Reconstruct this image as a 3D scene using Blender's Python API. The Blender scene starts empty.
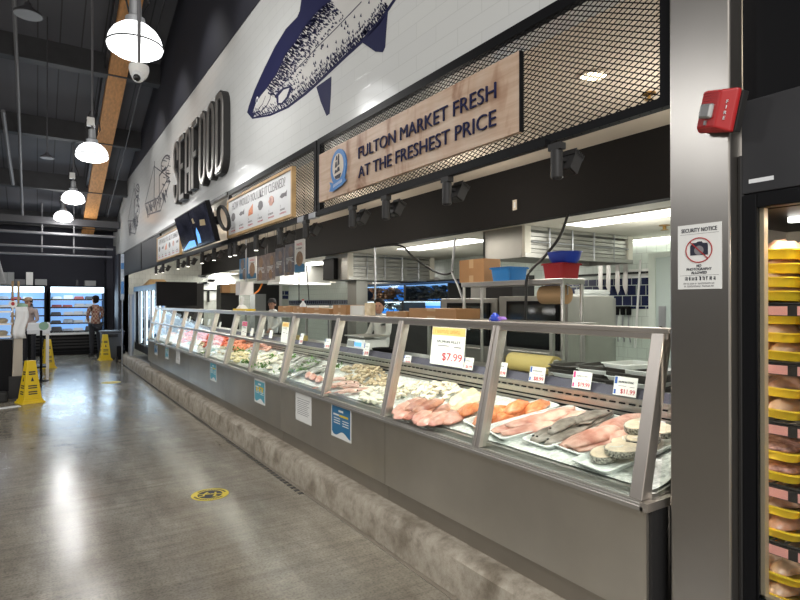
import bpy, bmesh, math, random
from mathutils import Vector, Matrix, Euler
R = math.radians
PI = math.pi
rnd = random.Random(7)
S = bpy.context.scene
C = S.collection
# ------------------------------------------------------------------ camera
H = 1.55; F = 555.0; TH = R(33.19); PITCH = math.atan(2.5 / F)
cd = bpy.data.cameras.new('camera'); cam = bpy.data.objects.new('camera', cd); C.objects.link(cam)
cd.sensor_width = 36; cd.lens = 36 * F / 800; cd.clip_start = .05; cd.clip_end = 200
cam.location = (0, 0, H); cam.rotation_euler = (PI / 2 + PITCH, 0, -TH)
S.camera = cam
FW = Vector((math.sin(TH) * math.cos(PITCH), math.cos(TH) * math.cos(PITCH), math.sin(PITCH)))
RT = Vector((math.cos(TH), -math.sin(TH), 0)); UP = RT.cross(FW); EYE = Vector((0, 0, H))
# measured points of the photograph, turned into points of the room on a known plane
def ray(px, py): return FW + RT * ((px - 400) / F) + UP * ((300 - py) / F)
def atX(px, py, X): d = ray(px, py); return EYE + d * (X / d.x)
def atY(px, py, Y): d = ray(px, py); return EYE + d * (Y / d.y)
def atZ(px, py, Z): d = ray(px, py); return EYE + d * ((Z - H) / d.z)
def atP(px, py, p0, n): d = ray(px, py); return EYE + d * ((Vector(p0) - EYE).dot(Vector(n)) / d.dot(Vector(n)))
def YX(px, X): return atX(px, 300, X).y
# ------------------------------------------------------------------ materials
M = {}
def mat(name, col, rough=.5, metal=0., noise=0, nscale=8, bump=0, bscale=40, emit=0, ecol=None, spec=.5, trans=0, coat=0, sss=0, stretch=None, col2=None):
    m = bpy.data.materials.new(name); m.use_nodes = True
    nt = m.node_tree; b = nt.nodes['Principled BSDF']
    def s(k, v):
        if k in b.inputs: b.inputs[k].default_value = v
    c = (*col, 1)
    s('Base Color', c); s('Roughness', rough); s('Metallic', metal); s('Specular IOR Level', spec)
    s('Transmission Weight', trans); s('Coat Weight', coat); s('Coat Roughness', .08)
    if sss: s('Subsurface Weight', sss); s('Subsurface Radius', (.02, .01, .006))
    if emit: s('Emission Color', (*(ecol or col), 1)); s('Emission Strength', emit)
    if noise or bump:
        tc = nt.nodes.new('ShaderNodeTexCoord'); mp = nt.nodes.new('ShaderNodeMapping')
        nt.links.new(tc.outputs['Object'], mp.inputs['Vector'])
        if stretch: mp.inputs['Scale'].default_value = stretch
    if noise:
        n = nt.nodes.new('ShaderNodeTexNoise'); n.inputs['Scale'].default_value = nscale; n.inputs['Detail'].default_value = 5
        nt.links.new(mp.outputs[0], n.inputs['Vector'])
        r = nt.nodes.new('ShaderNodeValToRGB'); e = r.color_ramp.elements
        e[0].position = .32; e[1].position = .68
        d = tuple(max(0, x * (1 - noise)) for x in col); l = col2 or tuple(min(1, x * (1 + noise * .6)) for x in col)
        e[0].color = (*d, 1); e[1].color = (*l, 1)
        nt.links.new(n.outputs['Fac'], r.inputs['Fac']); nt.links.new(r.outputs['Color'], b.inputs['Base Color'])
    if bump:
        n2 = nt.nodes.new('ShaderNodeTexNoise'); n2.inputs['Scale'].default_value = bscale; n2.inputs['Detail'].default_value = 3
        nt.links.new(mp.outputs[0], n2.inputs['Vector'])
        bp = nt.nodes.new('ShaderNodeBump'); bp.inputs['Strength'].default_value = bump; bp.inputs['Distance'].default_value = .01
        nt.links.new(n2.outputs['Fac'], bp.inputs['Height']); nt.links.new(bp.outputs['Normal'], b.inputs['Normal'])
    M[name] = m
    return m
def glass_mat(name, tint, refl=.03, power=.13):
    m = bpy.data.materials.new(name); m.use_nodes = True; nt = m.node_tree; nt.nodes.clear()
    o = nt.nodes.new('ShaderNodeOutputMaterial'); mx = nt.nodes.new('ShaderNodeMixShader')
    t = nt.nodes.new('ShaderNodeBsdfTransparent'); t.inputs[0].default_value = (*tint, 1)
    g = nt.nodes.new('ShaderNodeBsdfGlossy'); g.inputs['Roughness'].default_value = .02
    lw = nt.nodes.new('ShaderNodeLayerWeight'); lw.inputs['Blend'].default_value = .5
    pw = nt.nodes.new('ShaderNodeMath'); pw.operation = 'POWER'; pw.inputs[1].default_value = 4
    ma = nt.nodes.new('ShaderNodeMath'); ma.operation = 'MULTIPLY_ADD'; ma.inputs[1].default_value = power; ma.inputs[2].default_value = refl
    nt.links.new(lw.outputs['Facing'], pw.inputs[0]); nt.links.new(pw.outputs[0], ma.inputs[0]); nt.links.new(ma.outputs[0], mx.inputs[0]); nt.links.new(t.outputs[0], mx.inputs[1]); nt.links.new(g.outputs[0], mx.inputs[2])
    nt.links.new(mx.outputs[0], o.inputs[0]); M[name] = m
glass_mat('glass', (.93, .96, .94)); glass_mat('glass_clear', (.97, .98, .98))
# ------------------------------------------------------------------ mesh builder
class MB:
    def __init__(s): s.bm = bmesh.new(); s.mi = 0
    def face(s, pts):
        vs = [s.bm.verts.new(p) for p in pts]
        try:
            f = s.bm.faces.new(vs); f.material_index = s.mi; return f
        except ValueError: return None
    def hull8(s, p):
        v = [s.bm.verts.new(q) for q in p]
        for q in ((0, 3, 2, 1), (4, 5, 6, 7), (0, 1, 5, 4), (1, 2, 6, 5), (2, 3, 7, 6), (3, 0, 4, 7)):
            f = s.bm.faces.new([v[i] for i in q]); f.material_index = s.mi
        return s
    def bx(s, x0, x1, y0, y1, z0, z1):
        return s.hull8([(x0, y0, z0), (x1, y0, z0), (x1, y1, z0), (x0, y1, z0), (x0, y0, z1), (x1, y0, z1), (x1, y1, z1), (x0, y1, z1)])
    def bc(s, c, d, rot=None):
        q = [Vector((sx * d[0] / 2, sy * d[1] / 2, sz * d[2] / 2)) for sz in (-1, 1) for sx, sy in ((-1, -1), (1, -1), (1, 1), (-1, 1))]
        if rot is not None: q = [rot @ v for v in q]
        return s.hull8([v + Vector(c) for v in q])
    def taper(s, c, d0, d1, h):    # box tapering from footprint d0 at c to d1 at height h
        q = []
        for d, z in ((d0, 0), (d1, h)):
            q += [(c[0] + sx * d[0] / 2, c[1] + sy * d[1] / 2, c[2] + z) for sx, sy in ((-1, -1), (1, -1), (1, 1), (-1, 1))]
        return s.hull8(q)
    def rings(s, rs, closed=True, cap=True):
        vv = [[s.bm.verts.new(p) for p in r] for r in rs]
        n = len(rs[0])
        for a, b in zip(vv, vv[1:]):
            for i in range(n if closed else n - 1):
                j = (i + 1) % n
                f = s.bm.faces.new((a[i], a[j], b[j], b[i])); f.material_index = s.mi
        if cap:
            for r, fl in ((vv[0], True), (vv[-1], False)):
                try: f = s.bm.faces.new(r[::-1] if fl else r); f.material_index = s.mi
                except ValueError: pass
        return s
    def tube(s, pts, r, seg=8, cap=True):
        pts = [Vector(p) for p in pts]; rs = []
        for i, p in enumerate(pts):
            t = (pts[min(i + 1, len(pts) - 1)] - pts[max(i - 1, 0)]).normalized()
            a = Vector((0, 0, 1)) if abs(t.z) < .9 else Vector((1, 0, 0))
            u = t.cross(a).normalized(); w = u.cross(t)
            rr = r[i] if isinstance(r, (list, tuple)) else r
            rs.append([p + (u * math.cos(k * 2 * PI / seg) + w * math.sin(k * 2 * PI / seg)) * rr for k in range(seg)])
        return s.rings(rs, True, cap)
    def lathe(s, prof, c=(0, 0, 0), seg=20, ax='z', sc=(1, 1), cap=True):
        rs = []
        for r, h in prof:
            ring = []
            for k in range(seg):
                a = k * 2 * PI / seg; x, y = r * math.cos(a) * sc[0], r * math.sin(a) * sc[1]
                p = {'z': (x, y, h), 'x': (h, x, y), 'y': (y, h, x)}[ax]
                ring.append((c[0] + p[0], c[1] + p[1], c[2] + p[2]))
            rs.append(ring)
        return s.rings(rs, True, cap)
    def ball(s, c, r, seg=12, nr=7, rot=None):
        rs = []
        r = r if isinstance(r, (list, tuple)) else (r, r, r)
        for i in range(nr + 1):
            t = -PI / 2 + PI * i / nr; cr = max(math.cos(t), .02)
            ring = []
            for k in range(seg):
                a = k * 2 * PI / seg; v = Vector((r[0] * cr * math.cos(a), r[1] * cr * math.sin(a), r[2] * math.sin(t)))
                if rot is not None: v = rot @ v
                ring.append(v + Vector(c))
            rs.append(ring)
        return s.rings(rs)
    def prism(s, pts, d):          # planar polygon swept along vector d
        d = Vector(d); a = [s.bm.verts.new(p) for p in pts]; b = [s.bm.verts.new(Vector(p) + d) for p in pts]
        n = len(pts)
        for q in (a[::-1], b): 
            f = s.bm.faces.new(q); f.material_index = s.mi
        for i in range(n):
            f = s.bm.faces.new((a[i], a[(i + 1) % n], b[(i + 1) % n], b[i])); f.material_index = s.mi
        return s
    def strip(s, pts, w, d, closed=False):   # a stroke: polyline of (u,v) with width w and depth d, in the local xy plane
        P = [Vector((p[0], p[1])) for p in pts]; n = len(P); L, Rr = [], []
        for i in range(n):
            if closed: a, b = P[i] - P[i - 1], P[(i + 1) % n] - P[i]
            else: a = P[i] - P[max(i - 1, 0)]; b = P[min(i + 1, n - 1)] - P[i]
            if a.length < 1e-7: a = b
            if b.length < 1e-7: b = a
            a = a.normalized(); b = b.normalized()
            na, nb = Vector((-a.y, a.x)), Vector((-b.y, b.x)); m = na + nb
            m = m / max(m.length_squared, .5) * 2 if m.length > 1e-4 else na
            L.append(P[i] + m * w / 2); Rr.append(P[i] - m * w / 2)
        rs = [[(l.x, l.y, 0), (r.x, r.y, 0), (r.x, r.y, d), (l.x, l.y, d)] for l, r in zip(L, Rr)]
        if closed: rs.append(rs[0])
        return s.rings(rs, True, not closed)
    def build(s, name, m, parent=None, smooth=False, bevel=0, kind=None, label=None):
        bm = s.bm
        bmesh.ops.remove_doubles(bm, verts=bm.verts, dist=1e-6)
        bmesh.ops.recalc_face_normals(bm, faces=bm.faces)
        me = bpy.data.meshes.new(name); bm.to_mesh(me); bm.free()
        for mm in (m if isinstance(m, (list, tuple)) else [m]): me.materials.append(M[mm] if isinstance(mm, str) else mm)
        if smooth:
            for p in me.polygons: p.use_smooth = True
            if smooth != 'all': me.set_sharp_from_angle(angle=R(40))
        o = bpy.data.objects.new(name, me); C.objects.link(o)
        if parent is not None: o.parent = parent
        if bevel:
            bv = o.modifiers.new('bevel', 'BEVEL'); bv.width = bevel; bv.segments = 2; bv.limit_method = 'ANGLE'; bv.angle_limit = R(35)
        if kind: o['kind'] = kind
        if label: o['label'] = label
        return o
def tag(o, label, cat, group=None, kind=None):
    o['label'] = label; o['category'] = cat
    if group: o['group'] = group
    if kind: o['kind'] = kind
    return o
FACE_X = Matrix(((0, 0, -1), (-1, 0, 0), (0, 1, 0)))   # local x -> -Y, local y -> Z, local z -> -X: a board facing the aisle
def thing(name, label, cat, loc=(0, 0, 0), rot=None, group=None):
    o = bpy.data.objects.new(name, None); C.objects.link(o); o.empty_display_size = .1
    o.location = loc
    if rot is not None:
        o.rotation_euler = rot.to_euler() if isinstance(rot, Matrix) else (rot if isinstance(rot, (tuple, list)) else (0, 0, rot))
    return tag(o, label, cat, group)
def struct(b, name, m, **k): return b.build(name, m, kind='structure', **k)
def dup(root, loc, rot=None, label=None, group=None, scale=None):
    def cp(o, par):
        c = o.copy(); C.objects.link(c)
        if par is not None: c.parent = par
        for ch in list(o.children): cp(ch, c)
        return c
    r = cp(root, None); r.location = loc
    if rot is not None: r.rotation_euler = rot.to_euler() if isinstance(rot, Matrix) else (rot if isinstance(rot, (tuple, list)) else (0, 0, rot))
    if label: r['label'] = label
    if group: r['group'] = group
    if scale: r.scale = scale if isinstance(scale, (tuple, list)) else (scale,) * 3
    return r
def text(s, h, m, parent, pos=(0, 0), w=None, align='CENTER', z=.001, ext=.0008, off=0., name='lettering', rot=0):
    cu = bpy.data.curves.new('t', 'FONT'); cu.body = s; cu.align_x = align; cu.align_y = 'CENTER'; cu.extrude = ext; cu.offset = off; cu.resolution_u = 3
    o = bpy.data.objects.new('t', cu); C.objects.link(o)
    bpy.context.view_layer.update()
    me = bpy.data.meshes.new_from_object(o.evaluated_get(bpy.context.evaluated_depsgraph_get()))
    xs = [v.co.x for v in me.vertices]; ys = [v.co.y for v in me.vertices]
    if not xs: return None
    ch = .72; k = h / ch; wx = (max(xs) - min(xs)) * k; kx = k * (w / wx if w else 1)
    cx = (max(xs) + min(xs)) / 2 if align == 'CENTER' else min(xs)
    for v in me.vertices:
        x, y = (v.co.x - cx) * kx, (v.co.y - (max(ys) + min(ys)) / 2) * k
        if rot: x, y = x * math.cos(rot) - y * math.sin(rot), x * math.sin(rot) + y * math.cos(rot)
        v.co = (x + pos[0], y + pos[1], (v.co.z + ext) * (1 if ext else 0) + z)
    bpy.data.objects.remove(o); bpy.data.curves.remove(cu)
    me.materials.clear(); me.materials.append(M[m])
    ob = bpy.data.objects.new(name, me); C.objects.link(ob); ob.parent = parent
    return ob
def arc(cx, cy, rx, ry, a0, a1, n=8): return [(cx + rx * math.cos(R(a0 + (a1 - a0) * i / n)), cy + ry * math.sin(R(a0 + (a1 - a0) * i / n))) for i in range(n + 1)]
def light(name, kind, loc, energy, col=(1, 1, 1), size=.2, rot=None, sy=None, spot=None, blend=.5):
    l = bpy.data.lights.new(name, kind); l.energy = energy; l.color = col
    if kind == 'AREA':
        l.size = size
        if sy: l.shape = 'RECTANGLE'; l.size_y = sy
    else: l.shadow_soft_size = size
    if kind == 'SPOT': l.spot_size = spot; l.spot_blend = blend
    o = bpy.data.objects.new(name, l); C.objects.link(o); o.location = loc
    if rot is not None: o.rotation_euler = rot
    return o
def words(h, m, parent, pos, w, seed=1, z=.001, name='lettering'):      # print too small to read in the photograph: letter-sized strokes
    r = random.Random(seed); b = MB(); x = -w / 2; lw = h * .55
    while x < w / 2 - lw:
        if r.random() < .16: x += lw * .7; continue
        b.bx(pos[0] + x, pos[0] + x + lw * .26, pos[1] - h / 2, pos[1] + h / 2, z, z + .0006)
        v = pos[1] + r.choice((-.5, -.1, .3)) * h
        b.bx(pos[0] + x + lw * .26, pos[0] + x + lw * .72, v, v + h * .2, z, z + .0006); x += lw
    return b.build(name, m, parent)
# ------------------------------------------------------------------ palette
mat('steel', (.40, .385, .36), .34, .9, noise=.10, nscale=3, stretch=(1, 1, 1), bump=.02, bscale=6)
mat('steel_panel', (.56, .52, .45), .31, .88, noise=.14, nscale=1.6, bump=.05, bscale=3)
mat('steel_toe', (.36, .325, .275), .45, .8, noise=.1, nscale=2)
mat('steel_post', (.55, .50, .45), .38, .85, noise=.06, nscale=5)
mat('steel_bright', (.62, .60, .57), .3, .9)
mat('steel_hood', (.42, .41, .38), .4, .8, noise=.1, nscale=2)
mat('pillar_steel', (.40, .375, .345), .30, .95, noise=.10, nscale=1.2, bump=.03, bscale=2.5)
mat('black', (.007, .007, .008), .45, spec=.1); mat('black_gloss', (.01, .01, .012), .15)
mat('charcoal', (.024, .023, .023), .5, spec=.3); mat('dark_panel', (.034, .034, .037), .6, noise=.12, nscale=5, spec=.3)
mat('fascia', (.011, .010, .010), .7, spec=.15); mat('navy', (.016, .017, .028), .75, noise=.1, nscale=2)
mat('soffit', (.60, .53, .44), .75); mat('kitchen_ceiling', (.74, .71, .62), .8)
mat('kitchen_wall', (.66, .72, .66), .45); mat('door_paint', (.55, .63, .60), .5)
mat('beam_wood', (.60, .29, .10), .6, noise=.22, nscale=3, stretch=(9, .6, 9))
mat('white', (.80, .80, .78), .45); mat('paper', (.80, .80, .77), .6); mat('board_white', (.74, .75, .76), .4)
mat('frame_wood', (.52, .34, .16), .5, noise=.2, nscale=10)
mat('ink', (.02, .022, .04), .6); mat('ink_grey', (.22, .21, .22), .6); mat('navy_ink', (.016, .018, .062), .6, spec=.12)
mat('red_ink', (.55, .02, .05), .5); mat('pink_ink', (.60, .03, .20), .5); mat('blue_ink', (.02, .10, .42), .5); mat('poster_blue', (.03, .17, .34), .4)
mat('teal_ink', (.10, .38, .48), .4); mat('yellow_ink', (.75, .55, .05), .5); mat('ochre', (.72, .50, .16), .6)
mat('badge_blue', (.05, .20, .50), .4); mat('badge_pale', (.62, .55, .46), .5)
mat('alarm_red', (.42, .018, .02), .4); mat('lens', (.46, .46, .46), .14, .65)
mat('cone_yellow', (.72, .50, .012), .4); mat('sticker_yellow', (.70, .55, .04), .4)
mat('cardboard', (.40, .215, .095), .75, noise=.08, nscale=4); mat('tape', (.52, .34, .18), .4)
mat('kraft', (.44, .28, .14), .7); mat('kraft_yellow', (.52, .41, .14), .5)
mat('blue_plastic', (.02, .19, .52), .35); mat('royal_plastic', (.012, .045, .40), .35); mat('red_plastic', (.36, .012, .018), .35)
mat('foam_yellow', (.88, .62, .03), .45, sss=.1); mat('tray_white', (.78, .80, .78), .4); mat('tray_dark', (.06, .055, .05), .5)
mat('strip_purple', (.06, .058, .085), .5)
mat('salmon', (.82, .21, .06), .35, noise=.28, nscale=28, col2=(.92, .36, .16), sss=.1, stretch=(1, 2.5, 1))
mat('pink_flesh', (.70, .26, .19), .32, noise=.3, nscale=13, col2=(.86, .54, .44), sss=.1)
mat('red_flesh', (.38, .085, .06), .35, noise=.4, nscale=14, col2=(.72, .36, .24), sss=.1)
mat('cream_flesh', (.84, .66, .40), .4, noise=.2, nscale=18, col2=(.90, .78, .58), sss=.1)
mat('white_flesh', (.82, .76, .64), .38, noise=.16, nscale=16, sss=.1)
mat('steak_flesh', (.76, .62, .46), .4, noise=.2, nscale=26, sss=.1)
mat('fish_dark', (.17, .14, .115), .3, noise=.4, nscale=18, col2=(.36, .31, .27)); mat('fish_silver', (.45, .45, .43), .25, .3, noise=.4, nscale=22)
mat('fish_pink', (.70, .34, .26), .3, noise=.4, nscale=18, col2=(.82, .58, .5)); mat('skin_speckle', (.20, .18, .15), .4, noise=.9, nscale=120, col2=(.62, .58, .5))
mat('shrimp', (.78, .07, .03), .35, noise=.3, nscale=20, col2=(.88, .22, .12)); mat('shrimp_pale', (.82, .30, .17), .35, noise=.2, nscale=20)
mat('clam', (.40, .29, .16), .5, noise=.4, nscale=24, col2=(.68, .56, .38)); mat('clam_pale', (.72, .63, .48), .45, noise=.3, nscale=24); mat('scallop', (.82, .70, .42), .4, noise=.15, nscale=16)
mat('parsley', (.09, .24, .03), .6, noise=.4, nscale=30); mat('lettuce', (.16, .30, .05), .6, noise=.3, nscale=20)
mat('crab', (.30, .12, .04), .5, noise=.5, nscale=10); mat('crab_dark', (.05, .045, .04), .5, noise=.4, nscale=10)
mat('chicken', (.66, .33, .20), .3, noise=.25, nscale=16, col2=(.80, .50, .35), sss=.1); mat('mince', (.50, .20, .15), .45, noise=.5, nscale=50, col2=(.72, .42, .34)); mat('chicken_pale', (.72, .47, .30), .3, noise=.2, nscale=18, sss=.1)
mat('label_pink', (.72, .34, .30), .5); mat('shelf_dark', (.035, .033, .032), .4, .4); mat('fridge_in', (.30, .28, .25), .5)
mat('alu_warm', (.55, .46, .33), .35, .6)
mat('skin', (.50, .28, .19), .5, sss=.1); mat('hair', (.012, .010, .009), .7, spec=.15); mat('jacket', (.72, .72, .70), .7); mat('cap_black', (.02, .02, .022), .7)
mat('sweater', (.45, .36, .33), .85); mat('trousers', (.02, .02, .025), .8); mat('shoe', (.012, .012, .012), .5); mat('hat_tan', (.42, .27, .17), .8)
mat('bin_grey', (.085, .09, .10), .5); mat('rubber', (.012, .012, .012), .7); mat('pipe_grey', (.15, .15, .16), .5); mat('pipe_dark', (.035, .035, .04), .5); mat('galv', (.42, .43, .45), .4, .6)
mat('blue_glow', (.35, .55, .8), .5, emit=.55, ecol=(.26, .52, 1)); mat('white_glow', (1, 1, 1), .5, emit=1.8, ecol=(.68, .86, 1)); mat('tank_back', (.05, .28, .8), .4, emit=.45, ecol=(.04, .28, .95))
mat('lamp_globe', (1, 1, 1), .5, emit=2.0, ecol=(.97, .99, 1)); mat('panel_glow', (1, 1, .97), .5, emit=3., ecol=(1, 1, .93)); mat('led', (1, 1, 1), .5, emit=6, ecol=(1, .98, .92)); mat('spot_glow', (1, 1, 1), .5, emit=5, ecol=(1, .95, .85)); mat('down_glow', (1, .9, .7), .5, emit=3, ecol=(1, .88, .62))
mat('package', (.42, .48, .56), .35, noise=.3, nscale=9); mat('package_red', (.38, .10, .10), .4); mat('package_tan', (.50, .38, .24), .4); mat('package_white', (.75, .78, .8), .3)
mat('orange', (.75, .22, .02), .5); mat('green_pale', (.28, .45, .32), .5); mat('rope', (.05, .05, .05), .8); mat('menu_brown', (.26, .20, .18), .6, noise=.35, nscale=9); mat('menu_grey', (.17, .165, .19), .6, noise=.3, nscale=9); mat('food_tan', (.34, .21, .12), .6, noise=.3, nscale=30)
mat('screen_dark', (.015, .018, .035), .12, noise=.6, nscale=4, col2=(.05, .055, .10)); mat('screen_blue', (.12, .35, .8), .3, emit=.9, ecol=(.12, .38, .9)); mat('screen_tan', (.4, .3, .15), .3, emit=.15, ecol=(.5, .38, .2))
mat('cable', (.015, .015, .015), .5); mat('brass', (.45, .28, .10), .35, .9); mat('oven_window', (.018, .022, .022), .08)
mat('purple_paper', (.25, .12, .45), .6); mat('board_grey', (.32, .33, .33), .6)
def nodes(name):
    m = bpy.data.materials.new(name); m.use_nodes = True; M[name] = m
    return m.node_tree, m.node_tree.nodes['Principled BSDF']
def N(nt, t, **k):
    n = nt.nodes.new(t)
    for a, v in k.items():
        if a in n.inputs: n.inputs[a].default_value = v
        else: setattr(n, a, v)
    return n
def ramp(nt, src, stops):
    r = nt.nodes.new('ShaderNodeValToRGB'); e = r.color_ramp.elements
    while len(e) < len(stops): e.new(.5)
    for x, (p, c) in zip(e, stops): x.position = p; x.color = (*c, 1) if len(c) == 3 else c
    nt.links.new(src, r.inputs['Fac']); return r.outputs['Color']
# polished concrete
nt, b = nodes('concrete_floor')
tc = N(nt, 'ShaderNodeTexCoord')
mp = N(nt, 'ShaderNodeMapping'); mp.inputs['Scale'].default_value = (1.6, .55, 1); mp.inputs['Rotation'].default_value = (0, 0, .5); nt.links.new(tc.outputs['Object'], mp.inputs['Vector'])
n1 = N(nt, 'ShaderNodeTexNoise', Scale=1.5, Detail=10., Roughness=.72); nt.links.new(mp.outputs[0], n1.inputs['Vector'])
n2 = N(nt, 'ShaderNodeTexNoise', Scale=70., Detail=4.); nt.links.new(tc.outputs['Object'], n2.inputs['Vector'])
c1 = ramp(nt, n1.outputs['Fac'], [(.30, (.15, .132, .104)), (.52, (.235, .212, .172)), (.72, (.34, .315, .265))])
c2 = ramp(nt, n2.outputs['Fac'], [(.33, (.62, .62, .62)), (.55, (1, 1, 1))])
mx = N(nt, 'ShaderNodeMixRGB', blend_type='MULTIPLY', Fac=.8); nt.links.new(c1, mx.inputs[1]); nt.links.new(c2, mx.inputs[2]); nt.links.new(mx.outputs[0], b.inputs['Base Color'])
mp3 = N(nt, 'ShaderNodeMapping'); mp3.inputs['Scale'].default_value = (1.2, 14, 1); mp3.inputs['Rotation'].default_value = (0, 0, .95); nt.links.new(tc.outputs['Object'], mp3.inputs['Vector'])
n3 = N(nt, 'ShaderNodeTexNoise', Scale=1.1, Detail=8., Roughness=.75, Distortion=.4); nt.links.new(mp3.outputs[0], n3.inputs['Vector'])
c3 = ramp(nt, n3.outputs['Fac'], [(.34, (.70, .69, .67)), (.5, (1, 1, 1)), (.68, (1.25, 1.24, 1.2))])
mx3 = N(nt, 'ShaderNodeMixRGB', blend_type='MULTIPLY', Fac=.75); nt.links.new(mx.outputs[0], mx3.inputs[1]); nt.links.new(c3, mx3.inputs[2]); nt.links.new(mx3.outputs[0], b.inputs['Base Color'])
rr = ramp(nt, n1.outputs['Fac'], [(.3, (.14, .14, .14)), (.7, (.27, .27, .27))]); nt.links.new(rr, b.inputs['Roughness'])
b.inputs['Specular IOR Level'].default_value = .5
bp = N(nt, 'ShaderNodeBump', Strength=.05, Distance=.02); nt.links.new(n1.outputs['Fac'], bp.inputs['Height']); nt.links.new(bp.outputs[0], b.inputs['Normal'])
# stained kerb concrete
nt, b = nodes('kerb_concrete')
tc = N(nt, 'ShaderNodeTexCoord'); n1 = N(nt, 'ShaderNodeTexNoise', Scale=13., Detail=10., Roughness=.75); nt.links.new(tc.outputs['Object'], n1.inputs['Vector'])
mp = N(nt, 'ShaderNodeMapping'); mp.inputs['Scale'].default_value = (5, 3, 3); nt.links.new(tc.outputs['Object'], mp.inputs['Vector'])
n2 = N(nt, 'ShaderNodeTexNoise', Scale=1.4, Detail=5.); nt.links.new(mp.outputs[0], n2.inputs['Vector'])
c1 = ramp(nt, n1.outputs['Fac'], [(.28, (.19, .16, .12)), (.5, (.36, .315, .25)), (.75, (.48, .44, .36))])
c2 = ramp(nt, n2.outputs['Fac'], [(.34, (.45, .41, .36)), (.52, (1, 1, 1))])
mx = N(nt, 'ShaderNodeMixRGB', blend_type='MULTIPLY', Fac=.75); nt.links.new(c1, mx.inputs[1]); nt.links.new(c2, mx.inputs[2]); nt.links.new(mx.outputs[0], b.inputs['Base Color'])
b.inputs['Roughness'].default_value = .7
bp = N(nt, 'ShaderNodeBump', Strength=.4, Distance=.01); nt.links.new(n1.outputs['Fac'], bp.inputs['Height']); nt.links.new(bp.outputs[0], b.inputs['Normal'])
# glossy tile: bricks in the wall plane
def tile(name, c1, c2, mortar, bw, rh, ms, rough, axes, bump=.3, extra=None):
    nt, b = nodes(name); tc = N(nt, 'ShaderNodeTexCoord'); sp = N(nt, 'ShaderNodeSeparateXYZ'); cb = N(nt, 'ShaderNodeCombineXYZ')
    nt.links.new(tc.outputs['Object'], sp.inputs[0])
    nt.links.new(sp.outputs[axes[0]], cb.inputs[0]); nt.links.new(sp.outputs[axes[1]], cb.inputs[1])
    br = N(nt, 'ShaderNodeTexBrick', Scale=1.); br.inputs['Brick Width'].default_value = bw; br.inputs['Row Height'].default_value = rh; br.inputs['Mortar Size'].default_value = ms
    br.inputs['Color1'].default_value = (*c1, 1); br.inputs['Color2'].default_value = (*c2, 1); br.inputs['Mortar'].default_value = (*mortar, 1)
    nt.links.new(cb.outputs[0], br.inputs['Vector']); nt.links.new(br.outputs['Color'], b.inputs['Base Color'])
    b.inputs['Roughness'].default_value = rough
    iv = N(nt, 'ShaderNodeMath', operation='SUBTRACT'); iv.inputs[0].default_value = 1; nt.links.new(br.outputs['Fac'], iv.inputs[1])
    bp = N(nt, 'ShaderNodeBump', Strength=bump, Distance=.004); nt.links.new(iv.outputs[0], bp.inputs['Height']); nt.links.new(bp.outputs[0], b.inputs['Normal'])
    return nt, b
tile('wall_tile', (.66, .67, .66), (.645, .655, .65), (.58, .59, .58), .42, .105, .003, .12, ('Y', 'Z'), .15)
tile('kitchen_tile', (.66, .72, .66), (.64, .70, .64), (.5, .54, .5), .15, .15, .004, .25, ('Y', 'Z'))
tile('kitchen_tile_far', (.68, .70, .64), (.66, .68, .62), (.5, .52, .48), .15, .15, .004, .25, ('X', 'Z'))
tile('tile_blue', (.012, .018, .06), (.015, .02, .07), (.45, .5, .48), .15, .15, .006, .2, ('Y', 'Z'))
tile('tile_blue_far', (.02, .03, .10), (.02, .03, .11), (.45, .5, .5), .30, .15, .012, .2, ('X', 'Z'))
nt, b = tile('roof_boards', (.085, .087, .10), (.10, .102, .116), (.04, .04, .045), 30., .34, .012, .7, ('Y', 'X'), .3)
# wide wooden sign board: pinkish planed plank with long grain and knots
nt, b = nodes('sign_wood'); tc = N(nt, 'ShaderNodeTexCoord'); mp = N(nt, 'ShaderNodeMapping'); mp.inputs['Scale'].default_value = (1.2, 14, 1); nt.links.new(tc.outputs['Object'], mp.inputs['Vector'])
n1 = N(nt, 'ShaderNodeTexNoise', Scale=2.2, Detail=7., Distortion=.6); nt.links.new(mp.outputs[0], n1.inputs['Vector'])
mp2 = N(nt, 'ShaderNodeMapping'); mp2.inputs['Scale'].default_value = (2.5, 1.1, 1); nt.links.new(tc.outputs['Object'], mp2.inputs['Vector'])
n2 = N(nt, 'ShaderNodeTexNoise', Scale=1.3, Detail=5., Distortion=1.5); nt.links.new(mp2.outputs[0], n2.inputs['Vector'])
c1 = ramp(nt, n1.outputs['Fac'], [(.3, (.50, .36, .26)), (.7, (.64, .51, .40))]); c2 = ramp(nt, n2.outputs['Fac'], [(.36, (.52, .33, .22)), (.46, (.93, .85, .79)), (.7, (1, 1, 1))])
mx = N(nt, 'ShaderNodeMixRGB', blend_type='MULTIPLY', Fac=1.); nt.links.new(c1, mx.inputs[1]); nt.links.new(c2, mx.inputs[2]); nt.links.new(mx.outputs[0], b.inputs['Base Color']); b.inputs['Roughness'].default_value = .5
# fish skin print: pale with navy flecks
nt, b = nodes('fish_print'); tc = N(nt, 'ShaderNodeTexCoord'); mp = N(nt, 'ShaderNodeMapping'); mp.inputs['Scale'].default_value = (1., 9, 22); nt.links.new(tc.outputs['Object'], mp.inputs['Vector'])
n1 = N(nt, 'ShaderNodeTexNoise', Scale=2.6, Detail=4., Roughness=.65); nt.links.new(mp.outputs[0], n1.inputs['Vector'])
c1 = ramp(nt, n1.outputs['Fac'], [(.30, (.16, .16, .22)), (.37, (.60, .59, .57)), (1., (.64, .63, .61))]); nt.links.new(c1, b.inputs['Base Color']); b.inputs['Roughness'].default_value = .3
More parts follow.
